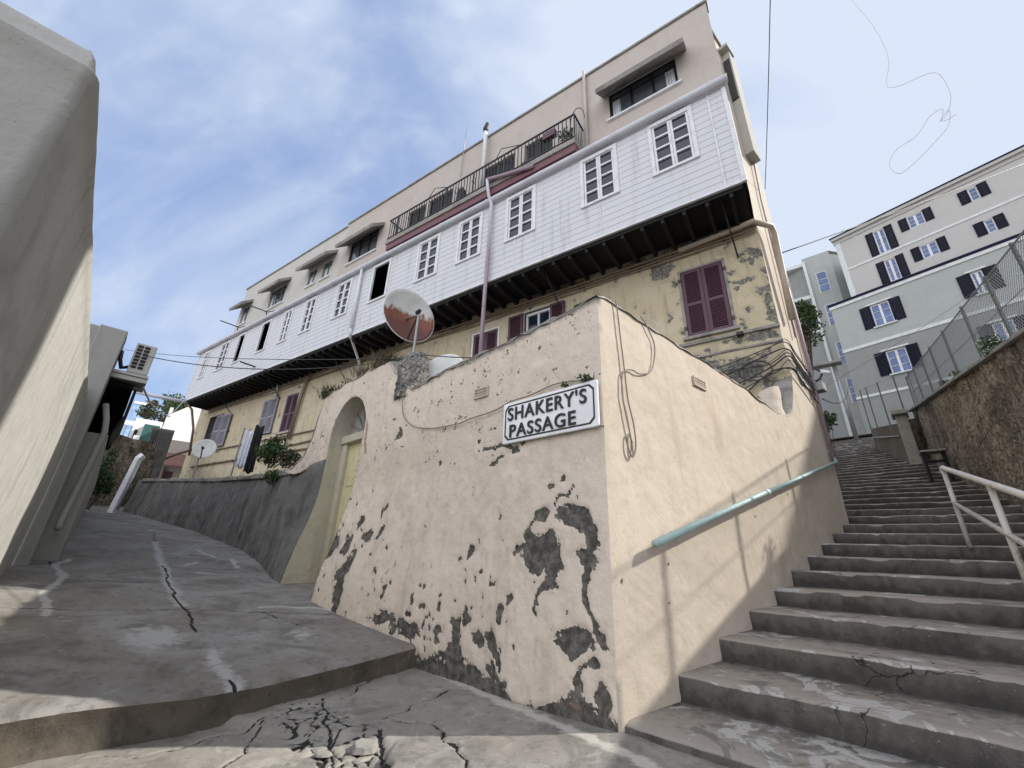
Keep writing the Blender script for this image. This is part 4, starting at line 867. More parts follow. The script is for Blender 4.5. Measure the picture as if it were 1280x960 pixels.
lb = MB()
for r_, z in ((0, 3.46), (1, 3.32)):
    for q in range(7): lb.box(HS, .53 + .085 * q, .58 + .085 * q, z, z + .09, .0345, .038)
lb.build('lettering', M['black'], ss)

# ------------------------------------------------------------------ dishes
def polar(az, r_, z): d = unit(az); return (d[0] * r_, d[1] * r_, z)
def pbox(a0, a1, r0, r1, z0, z1, mb=None): return (mb or MB()).hexa([polar(a, r_, z) for a in (a0, a1) for r_ in (r0, r1) for z in (z0, z1)])
def dish(name, c, nrm, rad, label, m, rustf, pole=None, feed=True, upv=(0, 0, 1)):
    t = thing(name, label, 'satellite dish', pole or c)
    nrm = Vector(nrm).normalized(); a = Vector(upv).cross(nrm).normalized(); b = nrm.cross(a); mb = MB(); nr, na = 10, 40; ru = []
    for i in range(nr + 1):
        q = i / nr
        for j in range(na):
            w = 2 * math.pi * j / na; p_ = Vector(c) + (a * math.cos(w) + b * math.sin(w) * 1.08) * rad * q + nrm * (.22 * rad * q * q)
            mb.v.append(tuple(p_)); ru.append(rustf(q * math.cos(w), q * math.sin(w)))
    for i in range(nr):
        for j in range(na): mb.f.append((i * na + j, i * na + (j + 1) % na, (i + 1) * na + (j + 1) % na, (i + 1) * na + j)); mb.m.append(0)
    o = mb.build('reflector', M[m], t, smooth=True, attrs=dict(rust=ru)); sd_ = o.modifiers.new('Solid', 'SOLIDIFY'); sd_.thickness = .012
    rim = [tuple(Vector(c) + (a * math.cos(w) + b * math.sin(w) * 1.08) * rad + nrm * .22 * rad) for w in np.linspace(0, 2 * math.pi, 41)]
    MB().tube(rim, .010, 6, cap=False).build('rim', M['white_paint'], t, smooth=True)
    bt = Vector(c) - b * rad * .95 + nrm * .2 * rad; fp = Vector(c) + nrm * rad * 1.0 - b * rad * .25
    if feed:
        MB().tube([tuple(bt - b * .05), tuple(fp)], .016, 6).build('feed_arm', M['black'], t); MB().tube([tuple(fp - nrm * .0), tuple(fp - nrm * .09)], [.03, .04], 10).build('feed_horn', M['black'], t)
    if pole: MB().tube([pole, (pole[0], pole[1], c[2] - rad * .35), tuple(Vector(c) - nrm * .05)], .022, 8).build('pole', M['steel'], t)
    return t
dc = SW(3.98, 3.72, -.28)
dish('satellite_dish', dc, np.array((.62, -.74, .10)), .48, 'large rust-stained satellite dish on the rubble pier in front of the white boarding', 'dish', lambda x, y: .62 - .85 * y - .25 * abs(x) * 0 - .18 * (x < -.75), pole=SW(3.5, 2.7, -.22))
dish('satellite_dish', SW(2.95, 2.42, -.45), np.array((-.25, -.9, .35)), .33, 'pale satellite dish half hidden behind the pink wall, right of the rubble pier', 'dish', lambda x, y: .30 - .75 * y, pole=SW(2.95, 1.3, -.55), feed=False)
dish('satellite_dish', polar(-36.3, 15.6, 2.55), np.array((.35, -.85, .3)), .29, 'small grey satellite dish on the dark retaining wall below the grey shutters', 'dish', lambda x, y: 0.0, pole=polar(-36.6, 15.6, 1.7))

# ------------------------------------------------------------------ left side: low wall, house with air conditioner
lw = thing('garden_wall', 'tall smooth grey wall with a rounded top close on the left of the street', 'wall', LW(-2.5, -.9, -.3))
path = []
for s_ in rows(.84, -5.74, .1): path.append((s_, 0.0))
for a_ in np.linspace(0, math.pi / 2, 8)[1:]: path.append((-5.74 - .06 * math.sin(a_), -.06 + .06 * math.cos(a_)))
for o_ in rows(-.12, -3.4, .2): path.append((-5.8 + .02 * (-.06 - o_), o_))
prof = [(-1.3, 0.0)] + [(z, .012 * math.sin(z * 2)) for z in rows(-1.0, 1.90, .12)] + [(1.95, .012), (1.965, .004), (1.98, -.010), (2.06, -.035), (2.11, -.065), (2.14, -.11), (2.15, -.17), (2.15, -.5), (2.14, -1.0)]
mb = MB(); k = len(prof); PP = [np.array(LW(s_, 0, o_)) for s_, o_ in path]
for i, q in enumerate(PP):
    tg = PP[min(i + 1, len(PP) - 1)] - PP[max(i - 1, 0)]; tg = tg / np.linalg.norm(tg); nn = np.array([tg[1], -tg[0], 0]);
    if nn @ LW.n < -.2 or (abs(nn @ LW.n) <= .2 and nn @ (-LW.u) < 0): nn = -nn
    for (z, d) in prof:
        w = .014 * (vnoise(np.array([i * .17]), np.array([z * 1.1]))[0] - .5) + .006 * (vnoise(np.array([i * .9]), np.array([z * 6.]))[0] - .5)
        x = q + nn * (d + w); sx_ = (x - LW.g) @ LW.u
        ox_ = (x - LW.g) @ LW.n; x = x + LW.u * max(0, -5.80 - d - sx_) - LW.n * max(0, ox_ - d)
        mb.v.append((x[0], x[1], z + (w if z > 2 else 0)))
for i in range(len(PP) - 1):
    for j in range(k - 1): mb.f.append((i * k + j, (i + 1) * k + j, (i + 1) * k + j + 1, i * k + j + 1)); mb.m.append(0)
mb.build('wall_body', M['left_plaster'], lw, smooth=True)
lh = thing('left_house', 'plain grey rendered house end with a pilaster and drainpipe beyond the garden wall', 'house', LW(3, -.5, 0))
MB().box(LW, 1.0, 12.5, -.9, 3.2, -4, -.05).build('wall', M['house_grey'], lh, bevel=.02)
MB().box(LW, .85, 1.35, -.7, 3.18, -.2, .14).build('pilaster', M['house_grey'], lh, bevel=.015)
MB().box(LW, 1.36, 11.5, -.7, 1.55, -.04, .40).build('lower_pier', M['house_grey'], lh, bevel=.02)
hd = MB().box(LW, 1.36, 3.2, 2.38, 2.45, -.1, .46).box(LW, 2.9, 3.2, 1.56, 2.379, -.1, .46).hexa([LW(s_, z, o_) for s_ in (1.36, 3.2) for (z, o_) in ((1.56, .42), (1.66, .42), (1.88, .52), (1.98, .50))]).box(LW, 1.36, 3.2, 1.95, 2.379, .48, .52)
hd.build('porch_box', M['dark_wood'], lh, bevel=.01)
MB().tube([LW(1.2, 2.0, .22), LW(1.15, 1.75, .30), LW(1.15, 1.55, .34), LW(1.15, 1.0, .31), LW(1.15, .2, .26), LW(1.05, .08, .27)], .04, 12).build('drain_pipe', M['house_grey'], lh, smooth=True)
ac = thing('air_conditioner', 'beige air conditioning unit on a bracket high on the left house', 'air conditioner', LW(1.4, 2.5, .4))
ACx = (1.02, 1.72, 2.56, 3.10, .30, .57)
MB().box(LW, *ACx).build('casing', M['ac'], ac, bevel=.015)
sl_ = MB()
for cix in (0, 1):
    for rix in range(7): sl_.box(LW, 1.01, 1.019, 2.64 + .062 * rix, 2.685 + .062 * rix, .325 + .09 * cix, .395 + .09 * cix)
sl_.build('grille', M['interior'], ac)
MB().box(LW, .98, 1.80, 2.50, 2.545, .10, .60).box(LW, 1.0, 1.06, 2.42, 2.49, .10, .60).box(LW, 1.6, 1.66, 2.42, 2.49, .10, .60).build('bracket', M['grey_plaster'], ac)
MB().tube([LW(1.2, 2.7, .32), LW(1.1, 2.62, .22), LW(1.05, 2.75, .17), LW(1.1, 2.9, .15)], .03, 8).build('hoses', M['black'], ac, smooth=True)

# dark retaining wall on the right of the street
rwl = thing('retaining_wall', 'dark weathered cement retaining wall along the right of the sloping street', 'wall', SW(10, -.3, 0))
rb = [(-22.9, 7.5), (-24.4, 8.5), (-30.4, 11.5), (-35.2, 15.5), (-39.4, 19.5), (-41.4, 22.0)]; rbz = [-.75, -.62, -.25, .17, .6, .85]; rtz = [1.36, 1.32, 1.48, 1.70, 1.95, 2.08]
mb = MB(); n1, n2 = 150, 26
B = np.array([np.array(polar(a, r_, 0))[:2] for a, r_ in rb]); cum = np.concatenate([[0], np.cumsum(np.hypot(*np.diff(B, axis=0).T))])
B[0] = np.array(SW(5.472, 0, 0))[:2]; B[1] = np.array(SW(6.9, 0, .13))[:2]
DA = (cum[-1] * np.arange(n1 + 1) / n1)[:, None]; ZA = np.interp(DA, cum, rbz) - .25 + (np.interp(DA, cum, rtz) - np.interp(DA, cum, rbz) + .25) * np.minimum(np.arange(n2 + 4) / n2, 1)[None]
FA = fbm(DA * 1.5 + 0 * ZA, ZA * 2.0); FB = fbm(DA * 7 + 0 * ZA, ZA * 7); BA = bulge(5.47 + 0 * ZA, ZA)
for i in range(n1 + 1):
    d = cum[-1] * i / n1; x, y, z0, z1 = (np.interp(d, cum, q) for q in (B[:, 0], B[:, 1], rbz, rtz))
    for j in range(n2 + 4):
        t = min(j / n2, 1); z = z0 - .25 + (z1 - z0 + .25) * t; o_ = -.22 * t + .06 * (FA[i, j] - .5) + .08 * (1.2 - t) * (FB[i, j] - .5)
        bl = float(sstep(1.3, 0, d)); o_ = o_ * (1 - bl) + bl * (float(BA[i, j]) + .012 * (j % 3 == 0))
        if t > .95: z += .08 * (vnoise(np.array([d * 3.]), np.array([j * 1.]))[0] - .5)
        if j > n2: o_ = o_ * 0 - .22 - .2 * (j - n2)
        mb.v.append((x + SW.n[0] * o_, y + SW.n[1] * o_, z))
k = n2 + 4
for i in range(n1):
    for j in range(k - 1): mb.f.append((i * k + j, (i + 1) * k + j, (i + 1) * k + j + 1, i * k + j + 1)); mb.m.append(0)
mb.build('wall_body', M['retain'], rwl, smooth=True)
mb = MB(); d = .9
while d < cum[-1] - .4:
    L_ = RNG.uniform(.14, .38); q = []
    for dd in (d, d + L_ - .02):
        x, y, z1 = (np.interp(dd, cum, a_) for a_ in (B[:, 0], B[:, 1], rtz)); h_ = RNG.uniform(.02, .08); f_ = RNG.uniform(-.20, -.13)
        for zz in (z1 - .06, z1 + h_): q += [(x + SW.n[0] * f_, y + SW.n[1] * f_, zz), (x + SW.n[0] * (f_ - .3), y + SW.n[1] * (f_ - .3), zz)]
    mb.hexa(q); d += L_
mb.build('coping', M['coping'], rwl, bevel=.02)
mb = MB().add([(B[i, 0] + SW.n[0] * -.7, B[i, 1] + SW.n[1] * -.7, rtz[i] - .04) for i in range(6)] + [HF(29, 2.0, .02), HF(5.8, 1.3, .02)], [(0, 1, 2, 3, 4, 5, 6, 7)]); mb.build('terrace', M['coping'], rwl)

# ------------------------------------------------------------------ plants
def leaves(mb, c, rad, n, sz, sq=(1, 1, 1), up=.2):
    for _ in range(n):
        d = RNG.normal(size=3); d /= np.linalg.norm(d); rr = RNG.random()**.45
        p_ = np.array(c) + d * rad * rr * np.array(sq); a = RNG.normal(size=3); a[2] += up; a /= np.linalg.norm(a); b = np.cross(a, RNG.normal(size=3)); b /= np.linalg.norm(b); s_ = sz * RNG.uniform(.6, 1.4)
        nrm = np.cross(a, b) * s_ * .15
        mb.add([p_ - a * s_, p_ + b * s_ * .42 + nrm, p_ + a * s_, p_ - b * s_ * .42 + nrm], [(0, 1, 2), (0, 2, 3)])
def blades(mb, c, n, h, spread, w=.006):
    for _ in range(n):
        a = RNG.uniform(0, 6.28); l = h * RNG.uniform(.5, 1.1); s_ = spread * RNG.uniform(.3, 1); b0 = np.array(c) + RNG.normal(size=3) * np.array([1, 1, 0]) * spread * .35
        d = np.array([math.cos(a), math.sin(a), 0]); q = np.array([-d[1], d[0], 0]) * w
        p1 = b0 + d * s_ * .4 + np.array([0, 0, l * .6]); p2 = b0 + d * s_ + np.array([0, 0, l * .9])
        mb.add([b0 - q, b0 + q, p1 + q * .8, p1 - q * .8, p2], [(0, 1, 2, 3), (3, 2, 4)])
mb = MB(); leaves(mb, SW(.14, 1.46, .05), .055, 70, .02, (1.5, 1.5, .55)); blades(mb, SW(.14, 1.42, .04), 14, .09, .09, .005)
single(mb, 'weed', M['leaf'], 'small green weed sprouting at the right end of the street sign top', 'weed')
mb = MB(); leaves(mb, SW(.36, 1.46, .05), .035, 30, .018, (1.2, 1.2, .8)); single(mb, 'weed', M['leaf'], 'smallest green weed on the street sign top, left of the other', 'weed')
for (u, z, o_, h, s_, n, m, lb) in ((4.25, 2.74, -.15, .36, .30, 260, 'dry', 'grey dry weed clump on the wall top just left of the rubble pier'), (4.75, 2.72, -.12, .22, .25, 160, 'dry', 'second dry weed clump along the wall top above the arch'), (6.0, 2.62, -.08, .26, .28, 190, 'leaf_dry', 'green grassy weed on the left end of the wall top above the arch')):
    mb = MB(); blades(mb, SW(u, z, o_), n, h, s_, .008); leaves(mb, SW(u, z + h * .3, o_), s_ * .8, n // 3, .025, (1, 1, .5)); single(mb, 'weed', M[m], lb, 'weed', 'weeds on the wall top')
mb = MB(); leaves(mb, SW(4.05, 2.86, -.2), .16, 120, .03, (1.4, 1, .6)); single(mb, 'weed', M['leaf_dry'], 'low leafy weed between the rubble pier and the dry clump', 'weed', 'weeds on the wall top')
mb = MB(); leaves(mb, SW(5.35, 2.78, -.22), .2, 150, .035, (1.5, 1, .5)); blades(mb, SW(5.35, 2.7, -.2), 60, .2, .25); single(mb, 'weed', M['leaf_dry'], 'spreading weed on the wall top right above the middle of the arch', 'weed', 'weeds on the wall top')
mb = MB(); leaves(mb, RW(3.85, 2.27, -.03), .04, 30, .018); single(mb, 'weed', M['leaf'], 'tiny weed on the sloping top of the sunlit wall below the maroon shutters', 'weed')
def bush(name, c, rad, n, sz, sq, label, m='leaf', stems=6, group=None, h=.0):
    t = thing(name, label, 'plant', (c[0], c[1], c[2] - rad * sq[2] - h), group); s_ = MB()
    for _ in range(stems):
        d = RNG.normal(size=3) * rad * .5; s_.tube([(c[0] + d[0] * .2, c[1] + d[1] * .2, c[2] - rad * sq[2] - h), (c[0] + d[0], c[1] + d[1], c[2] + abs(d[2]) * .6)], [.012 + rad * .015, .006], 5)
    s_.build('stem', M['bark'], t); f = MB(); leaves(f, c, rad * .6, n // 3, sz, sq)
    for _ in range(9):
        d = RNG.normal(size=3); d /= np.linalg.norm(d); leaves(f, np.array(c) + d * rad * .62 * np.array(sq), rad * .42, n // 12, sz, sq)
    f.build('foliage', M[m], t); return t
bush('potted_bush', polar(-29.8, 10.9, 1.95), .42, 800, .05, (1, 1, .9), 'dark leafy bush on the retaining wall left of the arched doorway', group='plants on the retaining wall')
bush('potted_bush', polar(-28.0, 10.4, 1.75), .28, 380, .045, (1.1, 1.1, .8), 'smaller bush with purple-grey leaves beside the dark leafy one', 'leaf_dry', group='plants on the retaining wall')
bush('trailing_plant', polar(-28.9, 10.6, 1.38), .24, 320, .045, (1.0, .5, .9), 'green plant trailing down the face of the retaining wall', group='plants on the retaining wall')
pot = thing('plant_trough', 'old pipe ends and troughs stacked on the terrace right of the bushes', 'trough', polar(-26.3, 10.6, 1.36))
for k_ in range(3): MB().tube([polar(-27.5, 10.9, 1.45 + .13 * k_), polar(-24.6, 10.6, 1.5 + .13 * k_)], .05, 8).build('pipe', M['beige_pipe'], pot, smooth=True)
def tree(c, base, rad, n, sz, label, lean=(0, 0), m='leaf', trunk_r=.12, group=None, sq=(1, 1, .85)):
    t = thing('tree', label, 'tree', base, group); tr_ = MB(); c = np.array(c); base = np.array(base)
    tr_.tube([tuple(base), tuple(base + (c - base) * .5 + np.array([.1, .05, 0])), tuple(c)], [trunk_r, trunk_r * .7, trunk_r * .3], 8)
    tips = []
    for _ in range(10):
        d = RNG.normal(size=3); d[2] = abs(d[2]) * .8 - .15; d /= np.linalg.norm(d); tip = c + d * rad * .75; tips.append(tip); st_ = base + (c - base) * RNG.uniform(.55, .95); tr_.tube([tuple(st_), tuple((st_ + tip) / 2 + RNG.normal(size=3) * rad * .06), tuple(tip)], [trunk_r * .4, trunk_r * .25, .01], 5)
    tr_.build('trunk', M['bark'], t); f = MB()
    for tip in tips: leaves(f, tip, rad * RNG.uniform(.28, .45), n // 12, sz, sq)
    leaves(f, c, rad * .8, n // 6, sz, sq); f.build('crown', M[m], t)
tree(polar(39.35, 18.5, 8.75), polar(36.6, 18.7, 3.5), .92, 2200, .075, 'dark leafy tree leaning out behind the sunlit corner of the long house', m='leaf', trunk_r=.08, sq=(.75, .75, 1.25))
bush('bush', (13.6, 17.2, 5.7), .7, 380, .10, (1, 1, .9), 'dark bush on the left of the upper stairs against the house corner', h=1.2)

# laundry on the terrace
ld = thing('clothes_line', 'clothes line with a white sheet and dark clothes on the terrace', 'clothes line', polar(-32, 12.6, 1.6))
for a in (-33.2, -29.8): MB().tube([polar(a, 12.6, 1.5), polar(a, 12.6, 2.75)], .018, 6).build('post', M['steel'], ld)
MB().tube([polar(-33.2, 12.6, 2.72), polar(-31.5, 12.6, 2.68), polar(-29.8, 12.6, 2.72)], .006, 4).build('line', M['cable'], ld)
def cloth(nm, a0, a1, z0, z1, m, lab):
    mb = MB(); n1 = 18
    for i in range(n1 + 1):
        for j in range(9): t = i / n1; mb.v.append(polar(a0 + (a1 - a0) * t, 12.58 + .04 * math.sin(t * 15 + j * .4) * (j / 8), z1 - (z1 - z0) * j / 8 + .03 * math.sin(t * 9)))
    for i in range(n1):
        for j in range(8): mb.f.append((i * 9 + j, (i + 1) * 9 + j, (i + 1) * 9 + j + 1, i * 9 + j + 1)); mb.m.append(0)
    o = mb.build(nm, M[m], None, smooth=True); md = o.modifiers.new('Solid', 'SOLIDIFY'); md.thickness = .006; tag(o, lab, 'laundry', 'washing on the clothes line')
cloth('white_sheet', -33.0, -32.2, 1.72, 2.68, 'cloth_white', 'white sheet hanging on the terrace clothes line')
cloth('dark_cloth', -32.15, -31.2, 1.62, 2.85, 'cloth_dark', 'black cloth hanging beside the white sheet')

# ------------------------------------------------------------------ far left: the end of the street
post = thing('white_post', 'white painted leaning steel post at the end of the street', 'post', polar(-41.75, 20.8, .86))
MB().tube([polar(-41.95, 20.8, .75), polar(-41.5, 20.8, 2.75)], [.15, .12], 4).build('shaft', M['white_paint'], post, bevel=.02)
MB().tube([polar(-41.62, 20.65, .9), polar(-41.22, 20.65, 2.6)], .03, 6).build('pipe', M['steel'], post, smooth=True)
MB().tube([polar(-41.55, 20.8, 2.70), polar(-41.2, 20.8, 2.88)], .13, 4).build('head', M['white_paint'], post, bevel=.02)
hw_ = MB(); n1, n2 = 40, 16
for i in range(n1 + 1):
    t = i / n1; a_ = -47.5 + 7.3 * t; r_ = 22.6 + 3.0 * t; zt = 3.6 + .6 * math.sin(t * 5) * .3 + .9 * t
    for j in range(n2 + 1): q = j / n2; w = .35 * (fbm(np.array([t * 9]), np.array([q * 5]))[0] - .5); hw_.v.append(polar(a_, r_ + w + .6 * q, .5 + (zt - .5) * q))
for i in range(n1):
    for j in range(n2): hw_.f.append((i * (n2 + 1) + j, (i + 1) * (n2 + 1) + j, (i + 1) * (n2 + 1) + j + 1, i * (n2 + 1) + j + 1)); hw_.m.append(0)
single(hw_, 'rock_wall', M['hill_stone'], 'rough brown rock wall closing the far end of the street', 'wall', smooth=True)
bush('climbing_bush', polar(-43.9, 21.6, 2.1), .85, 900, .09, (.7, .7, 1.2), 'green creeper growing on the rock wall at the end of the street', h=.2)
stp = pbox(-41.3, -39.4, 26.2, 28, 1.5, 5.0)
for i in range(9): stp.hexa([polar(a, r_, z) for a in (-41.25 + .2 * i, -41.15 + .2 * i) for r_ in (26.05, 26.19) for z in (1.5, 4.9)])
single(stp, 'ribbed_wall', M['retain'], 'dark ribbed wall rising between the rock wall and the pink house', 'wall')
ph = thing('pink_house', 'small pink house with a tiled porch roof at the end of the terrace', 'house', polar(-38.7, 31, 2))
pbox(-40.5, -35.6, 31.2, 36, 1.8, 5.4).build('wall', M['upper_plaster'], ph)
mb = MB().hexa([polar(a, r_, z) for a in (-39.6, -37.4) for (r_, z) in ((30.1, 3.75), (30.1, 3.83), (31.2, 4.55), (31.2, 4.65))]); mb.build('porch_roof', M['tile'], ph)
for i in range(14): pass
pbox(-39.1, -38.4, 31.12, 31.19, 1.8, 3.6).build('door', M['maroon'], ph); pbox(-40.0, -39.75, 31.12, 31.19, 3.9, 4.8).build('window', M['interior'], ph)
MB().tube([polar(-39.4, 31.0, 2.0), polar(-39.4, 31.0, 4.4)], .12, 8).build('drain_pipe', M['beige_pipe'], ph, smooth=True)
ww = thing('white_house', 'white walled house above the pink one, partly hidden by the long house', 'house', polar(-39, 37, 3))
pbox(-40.5, -36.0, 37, 44, 3, 8.0).build('wall', M['white_wall'], ww)
mb = MB().hexa([polar(a, r_, z) for a, z1 in ((-40.5, 8.0), (-37.2, 9.9)) for r_ in (37.0, 37.3) for z in (7.9, z1)]); mb.build('gable', M['white_wall'], ww)
pbox(-40.45, -40.15, 36.9, 37.2, 8.0, 8.6).build('chimney', M['white_wall'], ww)
gh = thing('terrace_house', 'white house with a dark green awning under trees in the far left', 'house', polar(-41.5, 42, 5))
pbox(-42.8, -40.6, 42, 48, 3, 8.5).build('wall', M['white_wall'], gh); pbox(-42.0, -40.7, 41.2, 41.99, 6.5, 8.0).build('awning', M['green_awn'], gh); pbox(-42.6, -42.35, 41.95, 41.99, 6.8, 7.6).build('window', M['interior'], gh)
pbox(-42.5, -42.0, 40.9, 41.0, 5.8, 7.0).build('panel', M['white_paint'], gh)
tree(polar(-39.3, 45, 10.2), polar(-39.3, 45, 4), 1.8, 900, .2, 'dark green tree behind the white walled house', m='leaf', group='trees in the far left')
tree(polar(-41.0, 47, 10.0), polar(-41.0, 47, 4), 1.5, 700, .2, 'lower green tree above the green awning', m='leaf_dry', group='trees in the far left')
fb = thing('distant_block', 'distant pale blue glass building beyond the rock wall', 'building', polar(-43.5, 80, 0))
pbox(-45.2, -42.4, 80, 90, 0, 15.6).build('wall', M['white_wall'], fb)
g = MB()
for i in range(6): pbox(-45 + .43 * i, -44.67 + .43 * i, 79.8, 79.95, 3, 15.0, g)
g.build('window', M['far_glass'], fb)
tw_ = thing('distant_tower', 'distant pale tower with a flat top beside the porch of the left house', 'building', polar(-42.9, 95, 0))
pbox(-43.4, -42.2, 95, 103, 0, 21.6).build('wall', M['far_glass'], tw_); pbox(-43.42, -42.18, 94.9, 103, 21.6, 22).build('roof', M['white_wall'], tw_)

# ------------------------------------------------------------------ lamps, aerials and wires around the house
lm = thing('street_lamp', 'grey street lamp with a flat dark head on a bent arm on the yellow wall', 'street lamp', HF(19.4, 6.0, .05))
MB().tube([HF(19.40, 5.95, .06), HF(19.52, 6.7, .12), HF(19.45, 7.0, .2), HF(19.36, 7.15, .36), HF(19.5, 7.25, .6)], .045, 8).build('arm', M['steel'], lm, smooth=True)
MB().hexa([HF(u, z + dz, o_ + do) for (u, z, o_) in ((19.42, 7.22, .45), (19.95, 7.42, 1.72)) for dz in (0, .075) for do in (-.10, .10)]).build('head', M['black'], lm, bevel=.02)
l2 = thing('street_lamp', 'long pale street lamp tube reaching out from the far end of the house', 'street lamp', HF(28.2, 4.6, .1))
MB().tube([polar(-37.5, 28.3, 4.2), polar(-37.9, 28.0, 5.6), polar(-38.6, 27.9, 6.6), polar(-39.3, 27.9, 6.93)], .06, 8).tube([polar(-37.3, 28.6, 4.6), polar(-38.6, 28.4, 4.2), polar(-40.2, 28.3, 3.6)], .07, 8).build('arm', M['brown_pipe'], l2, smooth=True)
MB().tube([polar(-39.2, 27.9, 6.93), polar(-43.6, 28.0, 6.95)], .10, 8).build('head', M['gutter'], l2, smooth=True)
an = MB().tube([HF(8.36, 12.5, UO + .06), HF(8.29, 15.0, UO + .06)], .014, 5).tube([HF(8.33, 13.7, UO + .06), HF(8.32, 14.3, UO + .06)], .03, 6)
single(an, 'aerial', M['steel'], 'thin vertical aerial standing above the roof edge over the balcony', 'aerial')
for u, z, s_, lb in ((9.4, 11.6, 1, 'black triangular clothes bracket over the left part of the balcony'), (6.4, 11.6, 1, 'black triangular clothes bracket next to the white vent pipe')):
    single(MB().tube([HF(u, z, 1.3), HF(u, z + .75, 1.05), HF(u - .9, z + .05, 1.3)], .014, 5), 'clothes_bracket', M['black'], lb, 'bracket', 'clothes brackets on the balcony')
for u, lb in ((22.9, 'forked clothes line bracket above the gutter nearest the left end'), (20.0, 'forked clothes line bracket above the gutter below the wide left window')):
    single(MB().tube([HF(u, 10.0, 1.25), HF(u, 10.32, 1.3), HF(u + .75, 10.62, 1.9)], .03, 5).tube([HF(u, 10.3, 1.28), HF(u - .8, 10.4, .9)], .02, 5), 'clothes_bracket', M['black'], lb, 'bracket', 'clothes brackets above the gutter')
pp = thing('balcony_plant', 'green pot plant at the right end of the balcony', 'plant', HF(3.95, 10.53, 1.15))
MB().tube([HF(3.95, 10.53, 1.15), HF(3.95, 10.8, 1.15)], [.11, .15], 12).build('pot', M['terra'], pp); mb = MB(); leaves(mb, HF(3.95, 11.05, 1.15), .26, 220, .05, (1, 1, 1.1)); mb.build('foliage', M['leaf'], pp)
tag(MB().box(HF, 4.2, 4.6, 11.1, 11.35, 1.28, 1.42).build('flower_box', M['maroon'], None, bevel=.01), 'maroon flower box hung on the right end of the balcony railing', 'flower box')
tag(MB().box(HF, 5.0, 5.45, 10.53, 10.9, .95, 1.25).build('storage_crate', M['maroon'], None, bevel=.01), 'dark red crate standing on the balcony behind the railing', 'crate')
tag(MB().tube([HF(7.9, 10.53, 1.15), HF(7.9, 10.62, 1.15), HF(7.9, 11.2, 1.15), HF(7.9, 11.4, 1.15)], [.17, .19, .16, .05], 12).build('gas_bottle', M['black'], None, smooth=True), 'dark gas bottle standing on the balcony beside the downpipe', 'gas bottle')
def wire(a, b, r_, sag, lab, m='cable'): cable('overhead_wire', [a, b], r_, m, lab, 'wire', 5, sag)
wire(SW(3.4, 2.75, -.2), LW(1.2, 2.95, .3), .008, .25, 'upper overhead wire from the rubble pier to the air conditioner')
wire(SW(3.35, 2.72, -.2), polar(-47, 22, 7.0), .008, .2, 'lower overhead wire from the rubble pier to the far left')
wire(SW(3.3, 2.78, -.2), HF(6.9, 4.6, .1), .007, .1, 'slack wire from the rubble pier behind the wall to the house')
wire(SW(3.25, 2.74, -.15), SW(1.6, 2.2, -.2), .008, .02, 'short stay wire from the rubble pier down to the pink wall top')
cable('overhead_wire', [LW(1.35, 2.44, .58), HF(27.2, 7.15, 1.23)], .016, 'gutter', 'pale cable hanging from the air conditioner bracket to the white gallery', 'wire', 6, .7)
wire(HS(1.0, 6.55, .1), polar(59.6, 24.0, 15.5), .014, .05, 'dark cable running from the house corner along the grey building', 'cable')
wire(polar(45.62, 5.7, 8.7), polar(38.45, 9.9, 8.65), .008, .04, 'single wire rising steeply beside the right corner of the house')
wire(HS(1.35, 3.3, .1), polar(55, 26, 12.2), .006, .15, 'thin pale wire from the junction box to the grey building', 'rope')
wire(HS(1.35, 3.1, .1), polar(41.5, 27, 9.0), .010, .5, 'sagging wire from the house corner to the lamp post on the stairs')
lp = []
for x, y in ((53.8, 52.6), (54.6, 49.5), (54.6, 46.5), (53.5, 44.6), (54.5, 43.9), (56.3, 43.6), (57.5, 43.0), (57.6, 41.0), (56.8, 39.7), (56.0, 39.4), (57.0, 39.9), (56.4, 38.7), (55.0, 38.0), (53.0, 37.2), (51.5, 36.9), (51.0, 38.0), (52.0, 39.0), (54.0, 39.3), (55.5, 40.2), (56.6, 40.2), (56.2, 39.3), (57.3, 39.2)): lp.append((10 * math.sin(R(x)), 10 * math.cos(R(x)), 10 * math.tan(R(y))))
cable('dangling_wire', lp, .006, 'gutter', 'loose wire dangling in loops against the sky at top right', 'wire', 5)
wire(lp[0], polar(66, 16, 24), .006, .1, 'wire running out of the picture above the dangling loops', 'mesh')

# ------------------------------------------------------------------ right: stone wall, fence, railing
sw_ = thing('stone_wall', 'rough brown stone wall climbing along the right of the stairs', 'wall', ST(0, -1.2, 0))
def stz_(s): return 2.9 + (s + 2.95) * .188 + 0 * s
mb = MB(); n2 = 44; ss_ = rows(-7.0, 9.0, .09); k = n2 + 3
SA = np.array(ss_)[:, None]; ZA = -1.5 + (stz_(SA) + 1.5) * np.arange(n2 + 1)[None] / n2; WA = .14 * (fbm(SA * 1.6 + 0 * ZA, ZA * 1.6) - .5) + .08 * (fbm(SA * 6 + 0 * ZA, ZA * 6) - .5)
for i, s_ in enumerate(ss_):
    zt = float(stz_(s_)) + .05 * (vnoise(np.array([s_ * 3]), np.array([1.]))[0] - .5)
    for j in range(n2 + 1):
        z = -1.5 + (zt + 1.5) * j / n2; w = WA[i, j]
        mb.v.append(ST(s_, z, w + .03 - .02 * z))
    mb.v.append(ST(s_, zt + .03, -.15)); mb.v.append(ST(s_, zt - .1, -.42))
for i in range(len(ss_) - 1):
    for j in range(k - 1): mb.f.append((i * k + j, (i + 1) * k + j, (i + 1) * k + j + 1, i * k + j + 1)); mb.m.append(0)
mb.build('wall_body', M['stone'], sw_, smooth=True)
mb = MB()
